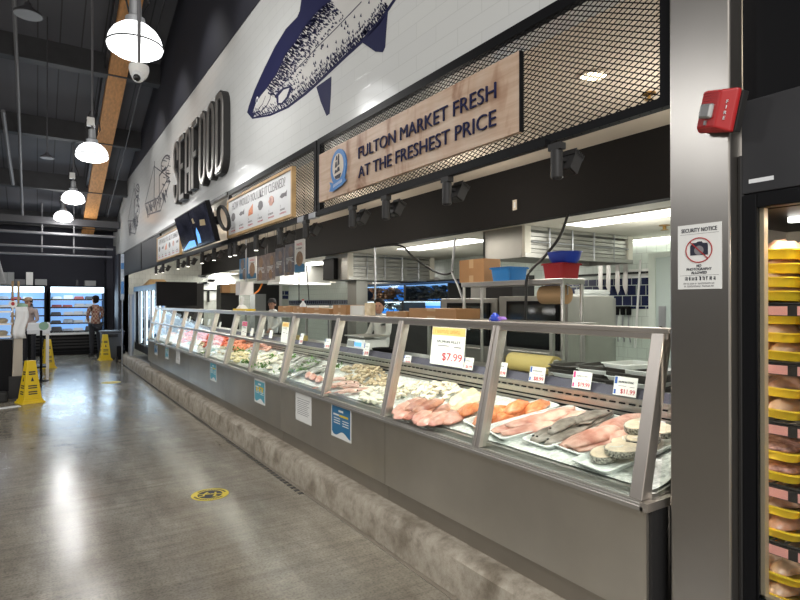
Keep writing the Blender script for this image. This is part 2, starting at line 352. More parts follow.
# white ice
nt, b = nodes('ice'); tc = N(nt, 'ShaderNodeTexCoord'); n1 = N(nt, 'ShaderNodeTexNoise', Scale=45., Detail=5.); nt.links.new(tc.outputs['Object'], n1.inputs['Vector'])
c1 = ramp(nt, n1.outputs['Fac'], [(.3, (.50, .52, .50)), (.6, (.84, .85, .82))]); nt.links.new(c1, b.inputs['Base Color']); b.inputs['Roughness'].default_value = .22
bp = N(nt, 'ShaderNodeBump', Strength=.7, Distance=.01); nt.links.new(n1.outputs['Fac'], bp.inputs['Height']); nt.links.new(bp.outputs[0], b.inputs['Normal'])
# plaid shirt
nt, b = nodes('plaid'); tc = N(nt, 'ShaderNodeTexCoord'); ck = N(nt, 'ShaderNodeTexChecker', Scale=16.); nt.links.new(tc.outputs['Object'], ck.inputs['Vector'])
ck.inputs['Color1'].default_value = (.25, .09, .06, 1); ck.inputs['Color2'].default_value = (.42, .30, .22, 1); nt.links.new(ck.outputs['Color'], b.inputs['Base Color']); b.inputs['Roughness'].default_value = .85
# ------------------------------------------------------------------ the setting
XW = 2.05; YF = 20.0
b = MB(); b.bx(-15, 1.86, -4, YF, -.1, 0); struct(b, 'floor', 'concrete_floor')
b = MB(); b.bx(1.99, 7.3, 1.0, 18, -.1, .0); struct(b, 'floor_kitchen', 'board_grey')
# kerb with a worn rounded edge
b = MB(); rs = []; kr = random.Random(3)
n = 90
for i in range(n + 1):
    y = .2 + (18.2 - .2) * i / n; j = lambda s=.006: kr.uniform(-s, s)
    rs.append([(1.845 + j(.004), y, -.02), (1.853 + j(), y, .06), (1.862 + j(), y, .185 + j()), (1.885 + j(), y, .213 + j(.003)), (1.93, y, .222 + j(.002)), (2.02, y, .222), (2.02, y, -.02)])
b.rings(rs); struct(b, 'trim_1', 'kerb_concrete', smooth=True)
b = MB(); b.bx(1.815, 1.845, .2, 18, -.05, .004); struct(b, 'trim_2', 'steel_toe')
g = MB()
for i in range(150): g.bx(1.775, 1.815, 4.2 + i * .08, 4.24 + i * .08, -.02, .003)
struct(g, 'trim_3', 'charcoal')
b = MB(); b.bx(-15.2, -15, -4, YF, 0, 5); struct(b, 'wall_left', 'dark_panel')
# upper wall: white tiles, navy paint above
b = MB(); b.bx(XW, XW + .25, .6, YF, 2.965, 4.88); struct(b, 'wall_right', 'wall_tile')
b = MB(); b.bx(XW - .01, XW + .25, .6, YF, 4.88, 10.2); struct(b, 'wall_right_upper', 'navy')
b = MB(); b.bx(-15, 2.3, YF, YF + .2, 0, 4.4); struct(b, 'wall_far', 'navy')
b = MB(); b.bx(1.80, 2.3, 19.3, YF - .001, 0, 3.3); struct(b, 'wall_far_return', 'navy')
# sloping roof of painted boards, beams across it and the timber beam along it
RZ = lambda y: 6.38 - .3 * (y - 11.5)
def slab(b, x0, x1, y0, y1, lo, hi): return b.hull8([(x0, y0, RZ(y0) + lo), (x1, y0, RZ(y0) + lo), (x1, y1, RZ(y1) + lo), (x0, y1, RZ(y1) + lo), (x0, y0, RZ(y0) + hi), (x1, y0, RZ(y0) + hi), (x1, y1, RZ(y1) + hi), (x0, y1, RZ(y1) + hi)])
b = MB(); slab(b, -20, XW + .25, -1, YF + .3, 0, .15); struct(b, 'ceiling', 'roof_boards')
for k, y in enumerate((4.7, 7.1, 9.5, 11.9, 14.3, 16.7, 19.0)):
    b = MB(); slab(b, -10, XW, y - .07, y + .07, -.36, 0); b.bx(-10, XW, y - .12, y + .12, RZ(y) - .40, RZ(y) - .345); struct(b, 'ceiling_beam', 'dark_panel')
b = MB(); slab(b, 1.12, 1.44, 3, 19.4, -.42, -.02); struct(b, 'ceiling_timber_beam', 'beam_wood')
b = MB(); b.bx(1.07, 1.115, 4, 19.3, RZ(19.3) - .3, RZ(19.3) - .25); b.bm.clear(); slab(b, 1.06, 1.118, 4, 19.3, -.30, -.02); struct(b, 'ceiling_beam_shade_face', 'pipe_dark')  # thin dark slab standing in for the shaded left face of the timber
# service bay behind the counter: high soffit, black fascia, low kitchen ceiling
b = MB(); b.bx(XW + .02, 4.32, 1.0, 18, 3.0, 3.1); struct(b, 'ceiling_soffit', 'soffit')
b = MB(); b.bx(4.3, 4.4, 1.0, 17.9, 2.43, 3.0); struct(b, 'wall_fascia', 'fascia')
b = MB(); b.bx(4.29, 4.41, 1.0, 17.9, 2.40, 2.43); struct(b, 'trim_4', 'fascia')
b = MB(); b.bx(4.4, 7.3, 1.0, 18, 2.46, 2.5); struct(b, 'ceiling_kitchen', 'kitchen_ceiling')
b = MB(); b.bx(7.2, 7.4, 1.0, 18, 0, 2.5); struct(b, 'wall_back', 'kitchen_tile')
b = MB(); b.bx(7.185, 7.2, 4.6, 17.9, 1.46, 1.62); b.bx(7.185, 7.2, 4.6, 6.5, 1.62, 1.9); struct(b, 'wall_back_band', 'tile_blue')
b = MB(); b.bx(2.1, 7.3, 18, 18.2, 0, 3.1); struct(b, 'wall_kitchen_far', 'kitchen_tile_far')
b = MB(); b.bx(3.2, 7.3, .9, 1.0, 0, 3.1); struct(b, 'wall_kitchen_near', 'kitchen_wall')
# kitchen door in the back wall, at the right
dy = YX(668, 7.18)
b = MB(); b.bx(7.14, 7.199, 3.45, 4.47, .0, 2.17); o = struct(b, 'door_1', 'door_paint', bevel=.005)
b = MB(); b.bx(7.12, 7.14, 4.32, 4.42, .9, 1.5); b.build('door_plate', 'galv', o)
b = MB(); b.ball((7.09, 4.37, 1.2), .03); b.build('door_handle', 'charcoal', o, smooth=True)
b = MB(); b.bx(7.12, 7.2, 4.47, 4.57, 0, 2.24); b.bx(7.12, 7.2, 3.3, 4.47, 2.17, 2.24); struct(b, 'trim_5', 'kitchen_wall')
# black doorway and blue tiled windows in the far kitchen wall
p0, p1 = atY(254, 283, 17.97), atY(279, 283, 17.97)
b = MB(); b.bx(p0.x, p1.x, 17.95, 18, 0, 2.18); struct(b, 'door_2', 'charcoal')
b = MB(); b.bx(p1.x, p1.x + .1, 17.93, 18, 0, 2.28); b.bx(p0.x, p1.x + .1, 17.93, 18, 2.18, 2.28); struct(b, 'trim_6', 'white')
for k, (a, c) in enumerate(((281, 299), (306, 318), (322, 349))):
    q0, q1 = atY(a, 290.5, 17.97), atY(c, 299, 17.97)
    b = MB(); b.bx(q0.x, q1.x, 17.97, 18, q1.z, q0.z); struct(b, 'window_%d' % (k + 1), 'tile_blue_far')
# pillar and black wall beside it
PY0, PY1, PX = .978, 1.196, 2.0
b = MB(); b.bx(PX, PX + .09, PY0, PY1, 0, 6); struct(b, 'pillar', 'pillar_steel', bevel=.006)
b = MB(); b.bx(2.09, 2.3, -1.5, PY0 - .001, 2.2, 6); struct(b, 'wall_right_black', 'black')
b = MB(); b.bx(2.046, 2.1, -1.5, .962, 1.925, 2.245); struct(b, 'wall_header_panel', 'dark_panel', bevel=.003)
# navy end column with silver corner post at the far end
b = MB(); b.bx(1.98, 2.25, 18.0, 19.3, 0, 2.97); struct(b, 'column', 'navy')
p = atZ(125.5, 352, .2)
b = MB(); b.tube([(1.96, 15.2, .22), (1.96, 15.2, 1.75)], .06, 12); struct(b, 'column_post', 'galv', smooth=True)
# ------------------------------------------------------------------ ceiling services
RP = (0, 11.5, 6.30); RN = (0, .3, 1)
def roofpipe(pts, r, m, label, off=0):
    b = MB(); b.tube([atP(x, y, (0, 11.5, 6.30 + off), RN) for x, y in pts], r, 8)
    tag(b.build('conduit', m, smooth=True), label, 'pipe')
roofpipe([(13, -20), (14, 0), (18.4, 100), (22.6, 218)], .03, 'pipe_grey', 'long grey conduit running down the dark roof at the left', -.40)
roofpipe([(3, 111), (8, 150), (13, 184)], .04, 'pipe_grey', 'short pale metal conduit on the roof near the left picture edge', -.42)
roofpipe([(165, 0), (140, 87), (125, 150), (107.5, 217)], .014, 'pipe_dark', 'thin conduit on the roof between timber beam and tiled wall', -.40)
for (x0, y0, x1, y1, r, m, lb) in ((-20, 213, 119, 224, .085, 'pipe_dark', 'thick black beam crossing the hall, uppermost of the four crossbars'), (-20, 226, 115, 236, .04, 'pipe_grey', 'grey pipe crossing the hall just under the thick black beam'),
                                (-20, 241, 113, 248, .032, 'pipe_grey', 'wide grey pipe crossing the hall, third of the crossbars from above'), (-20, 250, 112, 255, .03, 'pipe_grey', 'lowest of the four crossbars near the far wall')):
    p, q = atY(x0, y0, 18.2), atY(x1, y1, 18.2)
    p.z = q.z = (p.z + q.z) / 2 - .06; q.x = min(q.x, 2.04)
    b = MB()
    if r > .08: b.bx(p.x, q.x, 18.1, 18.3, p.z - .1, p.z + .09)
    else: b.tube([p, q], r, 10)
    tag(b.build('cross_pipe', m, smooth=True), lb, 'pipe')
for px in (42, 74):
    p = atY(px, 218, 18.35)
    b = MB(); b.tube([(p.x, 18.35, 2.95), (p.x, 18.35, RZ(18.35) - .01)], .022, 8); tag(b.build('hanger_rod', 'pipe_grey', smooth=True), 'thin steel hanger rod holding the far crossbars, %s of the two' % ('left' if px < 50 else 'right'), 'rod')
# pendant lamps in a row under the roof
def lamp(loc, label, on=True):
    t = thing('pendant_lamp', label, 'lamp', loc, group='lit pendant lamps in a row')
    s = .238
    b = MB(); b.lathe([(.07, .205), (.13, .185), (.185, .138), (.22, .08), (s, .012)], seg=28); b.lathe([(s, .0), (.225, -.035), (.17, -.07), (.09, -.09), (.0, -.095)], seg=28, cap=False); b.build('globe', 'lamp_globe', t, smooth=True)
    b = MB(); b.lathe([(s - .005, .0), (s + .007, .0), (s + .007, .012), (s - .005, .012)], seg=28); b.build('rim', 'charcoal', t, smooth=True)
    b = MB(); b.lathe([(.085, .195), (.085, .26), (.055, .28), (.05, .42), (.02, .44)], seg=14); b.build('socket_housing', 'galv', t, smooth=True)
    zt = RZ(loc[1]) - loc[2] - .02
    b = MB(); b.tube([(0, 0, .43), (0, 0, zt)], .016, 8); b.build('stem', 'pipe_grey', t, smooth=True)
    b = MB(); b.bc((-.02, .02, .55), (.11, .11, .13)); b.build('junction_box', 'white', t, bevel=.006)
    b = MB(); b.tube([(.05, .03, .3), (.12, .05, .45), (.1, .02, .62), (.03, 0, .8), (.0, 0, 1.0)], .009, 6); b.tube([(-.05, 0, .3), (-.1, 0, .5), (-.02, 0, .72)], .009, 6); b.build('wire', 'cable', t, smooth=True)
    return t
LAMPS = [((.747, 5.57, 3.89), 'lit white pendant lamp nearest to the camera, security camera hanging below it'), ((.734, 10.15, 3.9), 'second lit pendant lamp down the row beside the timber beam'),
         ((.68, 14.5, 3.86), 'third lit pendant lamp down the row, above the far crossbars'), ((.60, 17.75, 3.85), 'farthest lit pendant lamp, half behind the thick black crossbar')]
l0 = None
for loc, lb in LAMPS: lamp(loc, lb)
def cone_lamp(p, r, label):
    t = thing('cone_pendant', label, 'lamp', p)
    b = MB(); b.lathe([(r, 0), (r * .96, .02), (r * .3, r * .62), (r * .22, r * .9)], seg=20); b.build('shade', 'pipe_dark', t, smooth=True)
    b = MB(); b.lathe([(0, .012), (r * .93, .012), (r * .93, -.006), (0, -.006)], seg=20, cap=False); b.build('lens', 'pipe_grey', t, smooth=True)
    b = MB(); b.tube([(0, 0, r * .8), (0, 0, RZ(p[1]) - p[2] - .01)], .01, 6); b.build('stem', 'pipe_dark', t)
d = ray(28, 15); cone_lamp(EYE + d * 7.2, .17, 'unlit dark cone pendant high at the upper left')
d = ray(47, 158); cone_lamp(EYE + d * 9.5, .11, 'small unlit dark pendant under the roof left of the lit row')
# dome security camera on its drop rod
c = EYE + ray(139, 66) * 4.55
t = thing('security_camera', 'white dome security camera on a thin drop rod below the nearest lamp', 'camera', c)
b = MB(); b.lathe([(.075, .0), (.078, -.03), (.066, -.075), (.05, -.1)], seg=20); b.build('housing', 'white', t, smooth=True)
b = MB(); b.ball((-.012, -.03, -.098), (.05, .05, .05)); b.build('camera_dome', 'board_white', t, smooth=True)
b = MB(); b.ball((-.022, -.055, -.118), .030); b.build('camera_lens', 'black_gloss', t, smooth=True)
b = MB(); b.tube([(0, 0, 0), (0, 0, RZ(c.y) - c.z - .01)], .014, 8); b.build('drop_rod', 'pipe_grey', t, smooth=True)
# ------------------------------------------------------------------ fish mural on the tiles (flat print, real place and size)
def wp(pts, X=XW): 
    r = []
    for x, y in pts: p = atX(x, y, X); r.append((p.y, p.z))
    return r
t = thing('fish_mural', 'big dark blue and white fish printed on the white tiled wall', 'mural', (XW - .001, 4.5, 3.8), FACE_X)
L = lambda pts: [(-(y - 4.5), z - 3.8) for y, z in pts]     # wall coordinates -> the mural's own
back = wp([(247.3, 112.5), (249, 106), (254.7, 90), (263.7, 70), (275, 47), (286, 29), (297.5, 17)])
belly = wp([(252.5, 119), (270.5, 116), (288.5, 108), (306.5, 94.5), (315.5, 86.6), (331, 72), (347, 57), (362.8, 42.8), (380, 24), (392, 6)])
y0 = back[-1][0]
tailtop = [(4.55, 4.29), (4.0, 4.36), (3.3, 4.33), (2.6, 4.2), (2.1, 4.05)]
bb = belly[-1]
tailbot = [(2.95, bb[1] + .10), (2.5, bb[1] + .22), (2.1, bb[1] + .30)]
def poly(name, pts, m, z0, z1, par):
    b = MB(); b.prism([(x, y, z0) for x, y in L(pts)], (0, 0, z1 - z0)); return b.build(name, m, par)
poly('body', back + tailtop + tailbot[::-1] + belly[::-1], 'navy_ink', 0, .002, t)
poly('dorsal_fin', wp([(297.5, 17), (300, 11), (301.5, 0)]) + [(4.62, 4.62), (4.3, 4.72), (4.0, 4.62), (3.9, 4.34)], 'navy_ink', 0, .002, t)
poly('tail_fin', [(2.12, 4.05), (1.7, 4.4), (1.45, 4.55), (1.6, 4.0), (1.5, 3.3), (1.8, 3.5), (2.12, bb[1] + .29)], 'navy_ink', 0, .002, t)
poly('pelvic_fin', wp([(316.6, 87), (321, 102), (326.8, 116), (329.7, 113.6), (331, 95), (331.5, 76.5)]), 'navy_ink', 0, .002, t)
poly('anal_fin', wp([(362.8, 42.8), (376, 51.8), (383, 52.2), (385.3, 47.3), (386.5, 30), (388, 12)]), 'navy_ink', 0, .002, t)
inner_b = wp([(254, 117), (270, 114), (287.5, 106), (305, 92.5), (314, 84.6), (329.5, 70), (345, 55), (360, 41.5), (377, 23.5), (389, 6)])
inner_t = wp([(268, 92), (270, 84), (277, 75), (286, 55), (297, 41), (306, 26), (318, 12), (330, 2)])
poly('flank', inner_t + [(4.0, 4.05), (3.3, 4.05), (2.6, 3.98), (2.15, 3.92)] + [(2.15, bb[1] + .33), (2.55, bb[1] + .25)] + inner_b[::-1], 'fish_print', .002, .003, t)
poly('gill_cover', wp([(253, 113), (256, 104), (261, 96), (266, 90), (270, 85), (274, 90), (272, 104), (266, 112)]), 'fish_print', .002, .0032, t)
poly('pectoral_fin', wp([(276, 95), (283, 88), (291, 85.5), (293, 88), (289, 98), (282, 105), (278, 105)]), 'navy_ink', .003, .004, t)
poly('pectoral_fin_rays', wp([(279, 96), (284, 90), (290, 88), (287, 97), (282, 103), (279, 103)]), 'fish_print', .004, .0045, t)
def ink(name, pts, w, z=.0034):
    b = MB(); b.strip(L(wp(pts)), w, .0006); o = b.build(name, 'navy_ink', t); o.location = (0, 0, z)
ink('mouth_line', [(250, 115), (255, 113.5), (260, 111)], .016)
ink('gill_line', [(262, 111), (267, 106), (270.5, 99), (271.5, 91), (270, 86)], .016); ink('gill_line', [(258, 110.5), (263, 104), (266, 96)], .010)
ink('jaw_line', [(256, 117), (264, 114), (272, 112)], .010); ink('fin_ray', [(320, 92), (327, 112)], .006); 
ec = wp([(257.5, 100.5)])[0]
def disc(name, y, z, r, m, z0, z1): poly(name, [(y + r * math.cos(k * PI / 9), z + r * math.sin(k * PI / 9)) for k in range(18)], m, z0, z1, t)
disc('eye', ec[0], ec[1], .042, 'board_white', .003, .004); disc('pupil', ec[0], ec[1], .022, 'navy_ink', .004, .005)
# hatched scales: ragged ticks from the back into the flank and from the belly upward
tk = random.Random(5); b = MB()
def tick(x, y, dx, dy, w):
    (a0, c0), (a1, c1) = L(wp([(x, y), (x + dx, y + dy)])); d = Vector((a1 - a0, c1 - c0)); n = Vector((-d.y, d.x)).normalized() * w
    b.prism([(a0 - n.x, c0 - n.y, .0031), (a1, c1, .0031), (a0 + n.x, c0 + n.y, .0031)], (0, 0, .0006))
edge_t = [(268, 92), (270, 84), (277, 75), (286, 55), (297, 41), (306, 26), (318, 12), (330, 2)]
edge_b = [(256, 116), (270, 114), (287.5, 106), (305, 92.5), (314, 84.6), (329.5, 70), (345, 55), (360, 41.5), (377, 23.5), (389, 6)]
def along(e, n):
    out = []
    for (x0, y0), (x1, y1) in zip(e, e[1:]):
        k = max(1, int(n * math.hypot(x1 - x0, y1 - y0)))
        out += [(x0 + (x1 - x0) * i / k, y0 + (y1 - y0) * i / k) for i in range(k)]
    return out
for row, (o, ln) in enumerate(((0, 7), (4, 6), (9, 5), (14, 3.5), (20, 2.6))):
    for x, y in along(edge_t, 1.3 - row * .18): tick(x + o * .75 + tk.uniform(-1.5, 1.5), y + o * .62 + tk.uniform(-1.5, 1.5), ln * .8 * tk.uniform(.5, 1.3), ln * .55 * tk.uniform(.4, 1.3), .008)
for row, (o, ln) in enumerate(((0, 6), (4, 4), (9, 3))):
    for x, y in along(edge_b, 1.1 - row * .25): tick(x - o * .6 + tk.uniform(-1, 1), y - o * .6 + tk.uniform(-1, 1), -ln * .5 * tk.uniform(.4, 1.2), -ln * .75 * tk.uniform(.5, 1.2), .008)
for i in range(70):
    u = tk.random(); x = 285 + u * 85; y = 85 - u * 70 + tk.uniform(-16, 14)
    tick(x, y, 1.2, 2.2, .014)
b.build('scale_marks', 'navy_ink', t)
b = MB(); ll = L(wp([(284, 84), (300, 66), (318, 47), (338, 27), (362, 2)])); b.strip(ll, .008, .001); o = b.build('lateral_line', 'navy_ink', t); o.location = (0, 0, .0035)
# the two ink sketches beside the letters
def sketch(name, label, box, seed, mastx):
    x0, x1, y0, y1 = box; r = random.Random(seed)
    cy, cz = wp([((x0 + x1) / 2, (y0 + y1) / 2)])[0]
    t = thing(name, label, 'mural', (XW - .001, cy, cz), FACE_X)
    q = lambda u, v: [(-(a - cy), c - cz) for a, c in wp([(x0 + (x1 - x0) * u, y0 + (y1 - y0) * v - (x1 - x0) * (u - .5) * .9)])][0]
    b = MB(); b.strip([q(0, .62), q(.1, .85), q(.6, .98), q(.95, .62), q(.9, .52), q(.5, .72), q(0, .62)], .03, .002)
    for i in range(46):
        u = r.uniform(.02, .8); b.strip([q(u, .66 + r.uniform(0, .1)), q(u + .06, .84 + r.uniform(-.04, .1))], .022, .002)
    b.build('hull', 'ink', t)
    b = MB()
    b.strip([q(mastx, .75), q(mastx + .02, .02)], .035, .002); b.strip([q(mastx, .1), q(.95, .55)], .02, .002); b.strip([q(mastx, .1), q(.02, .6)], .02, .002)
    b.strip([q(.55, .7), q(.55, .35), q(.8, .3), q(.85, .6)], .03, .002); b.build('rigging', 'ink', t)
    b = MB(); e = [q(.78 + .16 * math.cos(a * PI / 6), .22 + .12 * math.sin(a * PI / 6)) for a in range(12)]; b.strip(e, .03, .002, True)
    for i in range(22): u, v = r.uniform(.6, .9), r.uniform(.12, .6); b.strip([q(u, v), q(u + .09, v + .05)], .018, .002)
    b.build('figure_outline', 'ink', t)
sketch('ink_sketch', 'black ink sketch of a fishing figure on the tiles next to the big letters', (145, 171, 157, 214), 4, .35)
sketch('ink_sketch', 'smaller faint ink sketch on the tiles near the far end of the wall', (128, 140, 182, 236), 9, .5)
# ------------------------------------------------------------------ SEAFOOD letters, each standing off the tiles
tall = [[arc(.5, .80, .5, .20, 0, 180, 10)[0]]]
def s_path(): return [(1, .70)] + arc(.5, .82, .5, .18, 0, 180, 10) + [(0, .66), (.12, .56), (.88, .44), (1, .34)] + arc(.5, .18, .5, .18, 0, -180, 10) + [(0, .30)]
GL = {'S': [(s_path(), 0)], 'E': [([(1, 1), (0, 1), (0, 0), (1, 0)], 0), ([(0, .52), (.8, .52)], 0)],
      'A': [([(0, 0), (0, .82)] + arc(.5, .82, .5, .18, 180, 0, 10) + [(1, 0)], 0), ([(0, .36), (1, .36)], 0)], 'F': [([(1, 1), (0, 1), (0, 0)], 0), ([(0, .52), (.8, .52)], 0)],
      'O': [(arc(.5, .82, .5, .18, 180, 0, 10) + arc(.5, .18, .5, .18, 0, -180, 10), 1)], 'D': [([(0, 0), (0, 1), (.5, 1)] + arc(.55, .8, .45, .2, 80, 0, 6) + arc(.55, .2, .45, .2, 0, -80, 6) + [(.5, 0)], 1)]}
YS, YD = 10.12, 7.0; lw = .27; pitch = (YS - YD) / 7
t = thing('seafood_sign', 'tall raised letters reading SEAFOOD on the tiled wall', 'sign', (XW - .002, YS, 3.27), FACE_X)
for i, ch in enumerate('SEAFOOD'):
    b = MB(); f = MB()
    for path, cl in GL[ch]:
        P = [(i * pitch + .06 + u * lw, v * .95) for u, v in path]
        b.strip(P, .115, .085, bool(cl))
        f.strip(P, .068, .012, bool(cl))
    o = b.build('letter', 'charcoal', t); fo = f.build('letter_face', 'steel_bright', o); fo.location = (0, 0, .085)
# ------------------------------------------------------------------ wire mesh panels under the tiles
def mesh_panel(ya, yb, z0, z1, label, cell=.024, dark=False):
    t = thing('mesh_panel', label, 'panel', (XW - .005, ya, z0), FACE_X); W, Hh = ya - yb, z1 - z0; fw = .055
    b = MB(); b.bx(0, W, 0, fw * .7, -.03, .012); b.bx(0, W, Hh - fw, Hh, -.03, .012); b.bx(0, fw, fw * .7, Hh - fw, -.03, .012); b.bx(W - fw, W, fw * .7, Hh - fw, -.03, .012); b.build('panel_frame', 'black', t)
    b = MB(); tn = .5; wr = .0023
    for sgn in (1, -1):
        z = .004 if sgn > 0 else -.002
        k0 = -int(W * tn / cell) - 2
        for k in range(k0, int((Hh + W * tn) / cell) + 3):
            c = k * cell                      # line v = c + sgn*tn*u
            pts = []
            for u in (0, W):
                v = c + sgn * tn * u
                pts.append((u, v))
            (u0, v0), (u1, v1) = pts
            m_ = sgn * tn
            def clip(u, v):
                if v < 0: return ((0 - c) / m_, 0)
                if v > Hh: return ((Hh - c) / m_, Hh)
                return (u, v)
            a, e = clip(u0, v0), clip(u1, v1)
            if not (0 <= a[0] <= W and 0 <= e[0] <= W) or abs(a[0] - e[0]) < 1e-3: continue
            d = Vector((e[0] - a[0], e[1] - a[1])); n = Vector((-d.y, d.x)).normalized() * wr
            b.rings([[(p[0] - n.x, p[1] - n.y, z - .001), (p[0] + n.x, p[1] + n.y, z - .001), (p[0] + n.x, p[1] + n.y, z + .001), (p[0] - n.x, p[1] - n.y, z + .001)] for p in (a, e)])
    b.build('wire_mesh', 'black', t)
    return t
MZ0, MZ1 = 2.31, 2.965
mesh_panel(4.42, 1.2, MZ0, MZ1, 'black diamond mesh panel behind the wooden sign, reaching to the steel pillar')
mesh_panel(7.12, 4.44, MZ0, MZ1, 'black diamond mesh panel behind the white cleaning chart beside the screens', .028)
for k, (ya, yb) in enumerate(((14.2, 11.85), (17.2, 14.22))):
    t = thing('dark_panel', 'smoked grey panel under the tiles %s' % ('next to the half hidden white chart' if k == 0 else 'at the far end of the wall'), 'panel', (XW - .005, ya, MZ0), FACE_X)
    b = MB(); b.bx(.03, ya - yb - .03, .03, MZ1 - MZ0 - .03, -.02, 0); b.build('panel_sheet', 'dark_panel', t)
    b = MB(); W = ya - yb; b.bx(0, W, 0, .03, -.03, .01); b.bx(0, W, MZ1 - MZ0 - .03, MZ1 - MZ0, -.03, .01); b.bx(0, .03, .03, MZ1 - MZ0 - .03, -.03, .01); b.bx(W - .03, W, .03, MZ1 - MZ0 - .03, -.03, .01); b.build('panel_frame', 'charcoal', t)
b = MB(); b.bx(XW - .03, XW + .02, 7.12, 11.85, MZ0, MZ0 + .04); b.bx(XW - .03, XW + .02, 7.12, 11.85, MZ1 - .045, MZ1 - .001); struct(b, 'trim_7', 'charcoal')
# ------------------------------------------------------------------ signs
ya, yb, z0, z1 = 4.305, 1.975, 2.397, 2.80; W, Hh = ya - yb, z1 - z0
t = thing('wooden_sign', 'long wooden board lettered FULTON MARKET FRESH AT THE FRESHEST PRICE', 'sign', (XW - .052, (ya + yb) / 2, (z0 + z1) / 2), FACE_X)
b = MB(); b.bx(-W / 2, W / 2, -Hh / 2, Hh / 2, -.026, 0); b.build('board', 'sign_wood', t)
b = MB(); b.bx(W / 2, W / 2 + .006, -Hh / 2, Hh / 2, -.026, .001); b.build('edge_strip', 'black', t)
cx = -((3.604 + 2.132) / 2 - (ya + yb) / 2)
for s, v in (('FULTON MARKET FRESH', .056), ('AT THE FRESHEST PRICE', -.087)): text(s, .088, 'navy_ink', t, (cx, v), 1.47, z=.004, ext=.004, off=-.007)
bx_ = -(3.93 - (ya + yb) / 2); o = b = MB()
b.lathe([(.0, 0), (.108, 0), (.108, .012), (0, .012)], (bx_, .02, 0), 28, sc=(1.22, 1.32), cap=False); bd = b.build('badge', 'badge_blue', t)
b = MB(); b.lathe([(.0, .012), (.078, .012), (.078, .014), (0, .014)], (bx_, .025, 0), 28, sc=(1.22, 1.32), cap=False); b.build('badge_field', 'badge_pale', bd)
b = MB()
for u, v, w, h in ((-.03, .02, .035, .05), (.012, .03, .035, .06), (-.02, .075, .028, .04), (.014, .085, .025, .035), (-.035, -.025, .04, .03), (.01, -.02, .05, .04)): b.prism([(bx_ + u - w / 2, v + .0, .014), (bx_ + u + w / 2, v + .008, .014), (bx_ + u + w * .3, v + h, .014), (bx_ + u - w * .25, v + h * .9, .014)], (0, 0, .002))
b.prism([(bx_ - .055, -.045, .014), (bx_ + .055, -.035, .014), (bx_ + .035, -.07, .014), (bx_ - .035, -.07, .014)], (0, 0, .002)); b.build('ship_emblem', 'ink', bd)
b = MB(); b.prism([(bx_ - .14, -.075, .012), (bx_ - .12, -.11, .012), (bx_ - .145, -.15, .012), (bx_ - .08, -.16, .012), (bx_, -.148, .012), (bx_ + .08, -.135, .012), (bx_ + .145, -.11, .012), (bx_ + .12, -.085, .012), (bx_ + .14, -.05, .012), (bx_ + .08, -.07, .012), (bx_, -.088, .012), (bx_ - .08, -.095, .012)], (0, 0, .006)); bn = b.build('badge_ribbon', 'badge_blue', bd)
b = MB()
for k in range(9): u = bx_ - .07 + k * .0175; b.strip([(u, -.132 + k * .0025), (u + .008, -.108 + k * .0025)], .005, .001)
o = b.build('ribbon_script', 'board_white', bd); o.location = (0, 0, .018)
def chart(name, label, ya, yb):
    W, Hh = ya - yb, .47
    t = thing(name, label, 'sign', (XW - .062, (ya + yb) / 2, 2.583), FACE_X)
    b = MB(); b.bx(-W / 2 + .02, W / 2 - .02, -Hh / 2 + .02, Hh / 2 - .02, -.01, 0); b.build('board', 'board_white', t)
    b = MB(); f = .028
    b.bx(-W / 2, W / 2, -Hh / 2, -Hh / 2 + f, -.03, .012); b.bx(-W / 2, W / 2, Hh / 2 - f, Hh / 2, -.03, .012); b.bx(-W / 2, -W / 2 + f, -Hh / 2 + f, Hh / 2 - f, -.03, .012); b.bx(W / 2 - f, W / 2, -Hh / 2 + f, Hh / 2 - f, -.03, .012); b.build('frame', 'frame_wood', t)
    text('HOW WOULD YOU LIKE IT CLEANED?', .095, 'ink_grey', t, (0, .13), 1.72, off=-.012)
    for k in range(6):
        u = -.82 + k * .325; m = ('ink_grey', 'ink_grey', 'salmon', 'ink_grey', 'red_flesh', 'ink_grey')[k]; b = MB()
        if k == 2: b.prism([(u - .08, -.06, 0), (u + .075, -.055, 0), (u + .075, .055, 0), (u - .06, .0, 0)], (0, 0, .002))
        elif k in (0, 3, 4): b.prism([(u + .075 * math.cos(a * PI / 7) * (1 + .15 * math.sin(3 * a)), .0 + .05 * math.sin(a * PI / 7), 0) for a in range(14)], (0, 0, .002))
        else: b.prism([(u - .09, .0, 0), (u - .03, .026, 0), (u + .06, .02, 0), (u + .1, .04, 0), (u + .09, -.02, 0), (u + .04, -.012, 0), (u - .03, -.022, 0)], (0, 0, .002))
        b.build('fish_cut_picture', m, t)
        words(.026, 'ink_grey', t, (u - .06, -.095), .025, k); words(.018, 'ink_grey', t, (u - .01, -.13), .15, k + 9); words(.015, 'red_ink', t, (u, -.165), .17, k + 20)
chart('cleaning_chart', 'white framed chart HOW WOULD YOU LIKE IT CLEANED in full view on the mesh', 6.96, 4.855)
chart('cleaning_chart', 'white framed cleaning chart half hidden behind the tilted screens', 11.8, 9.695)
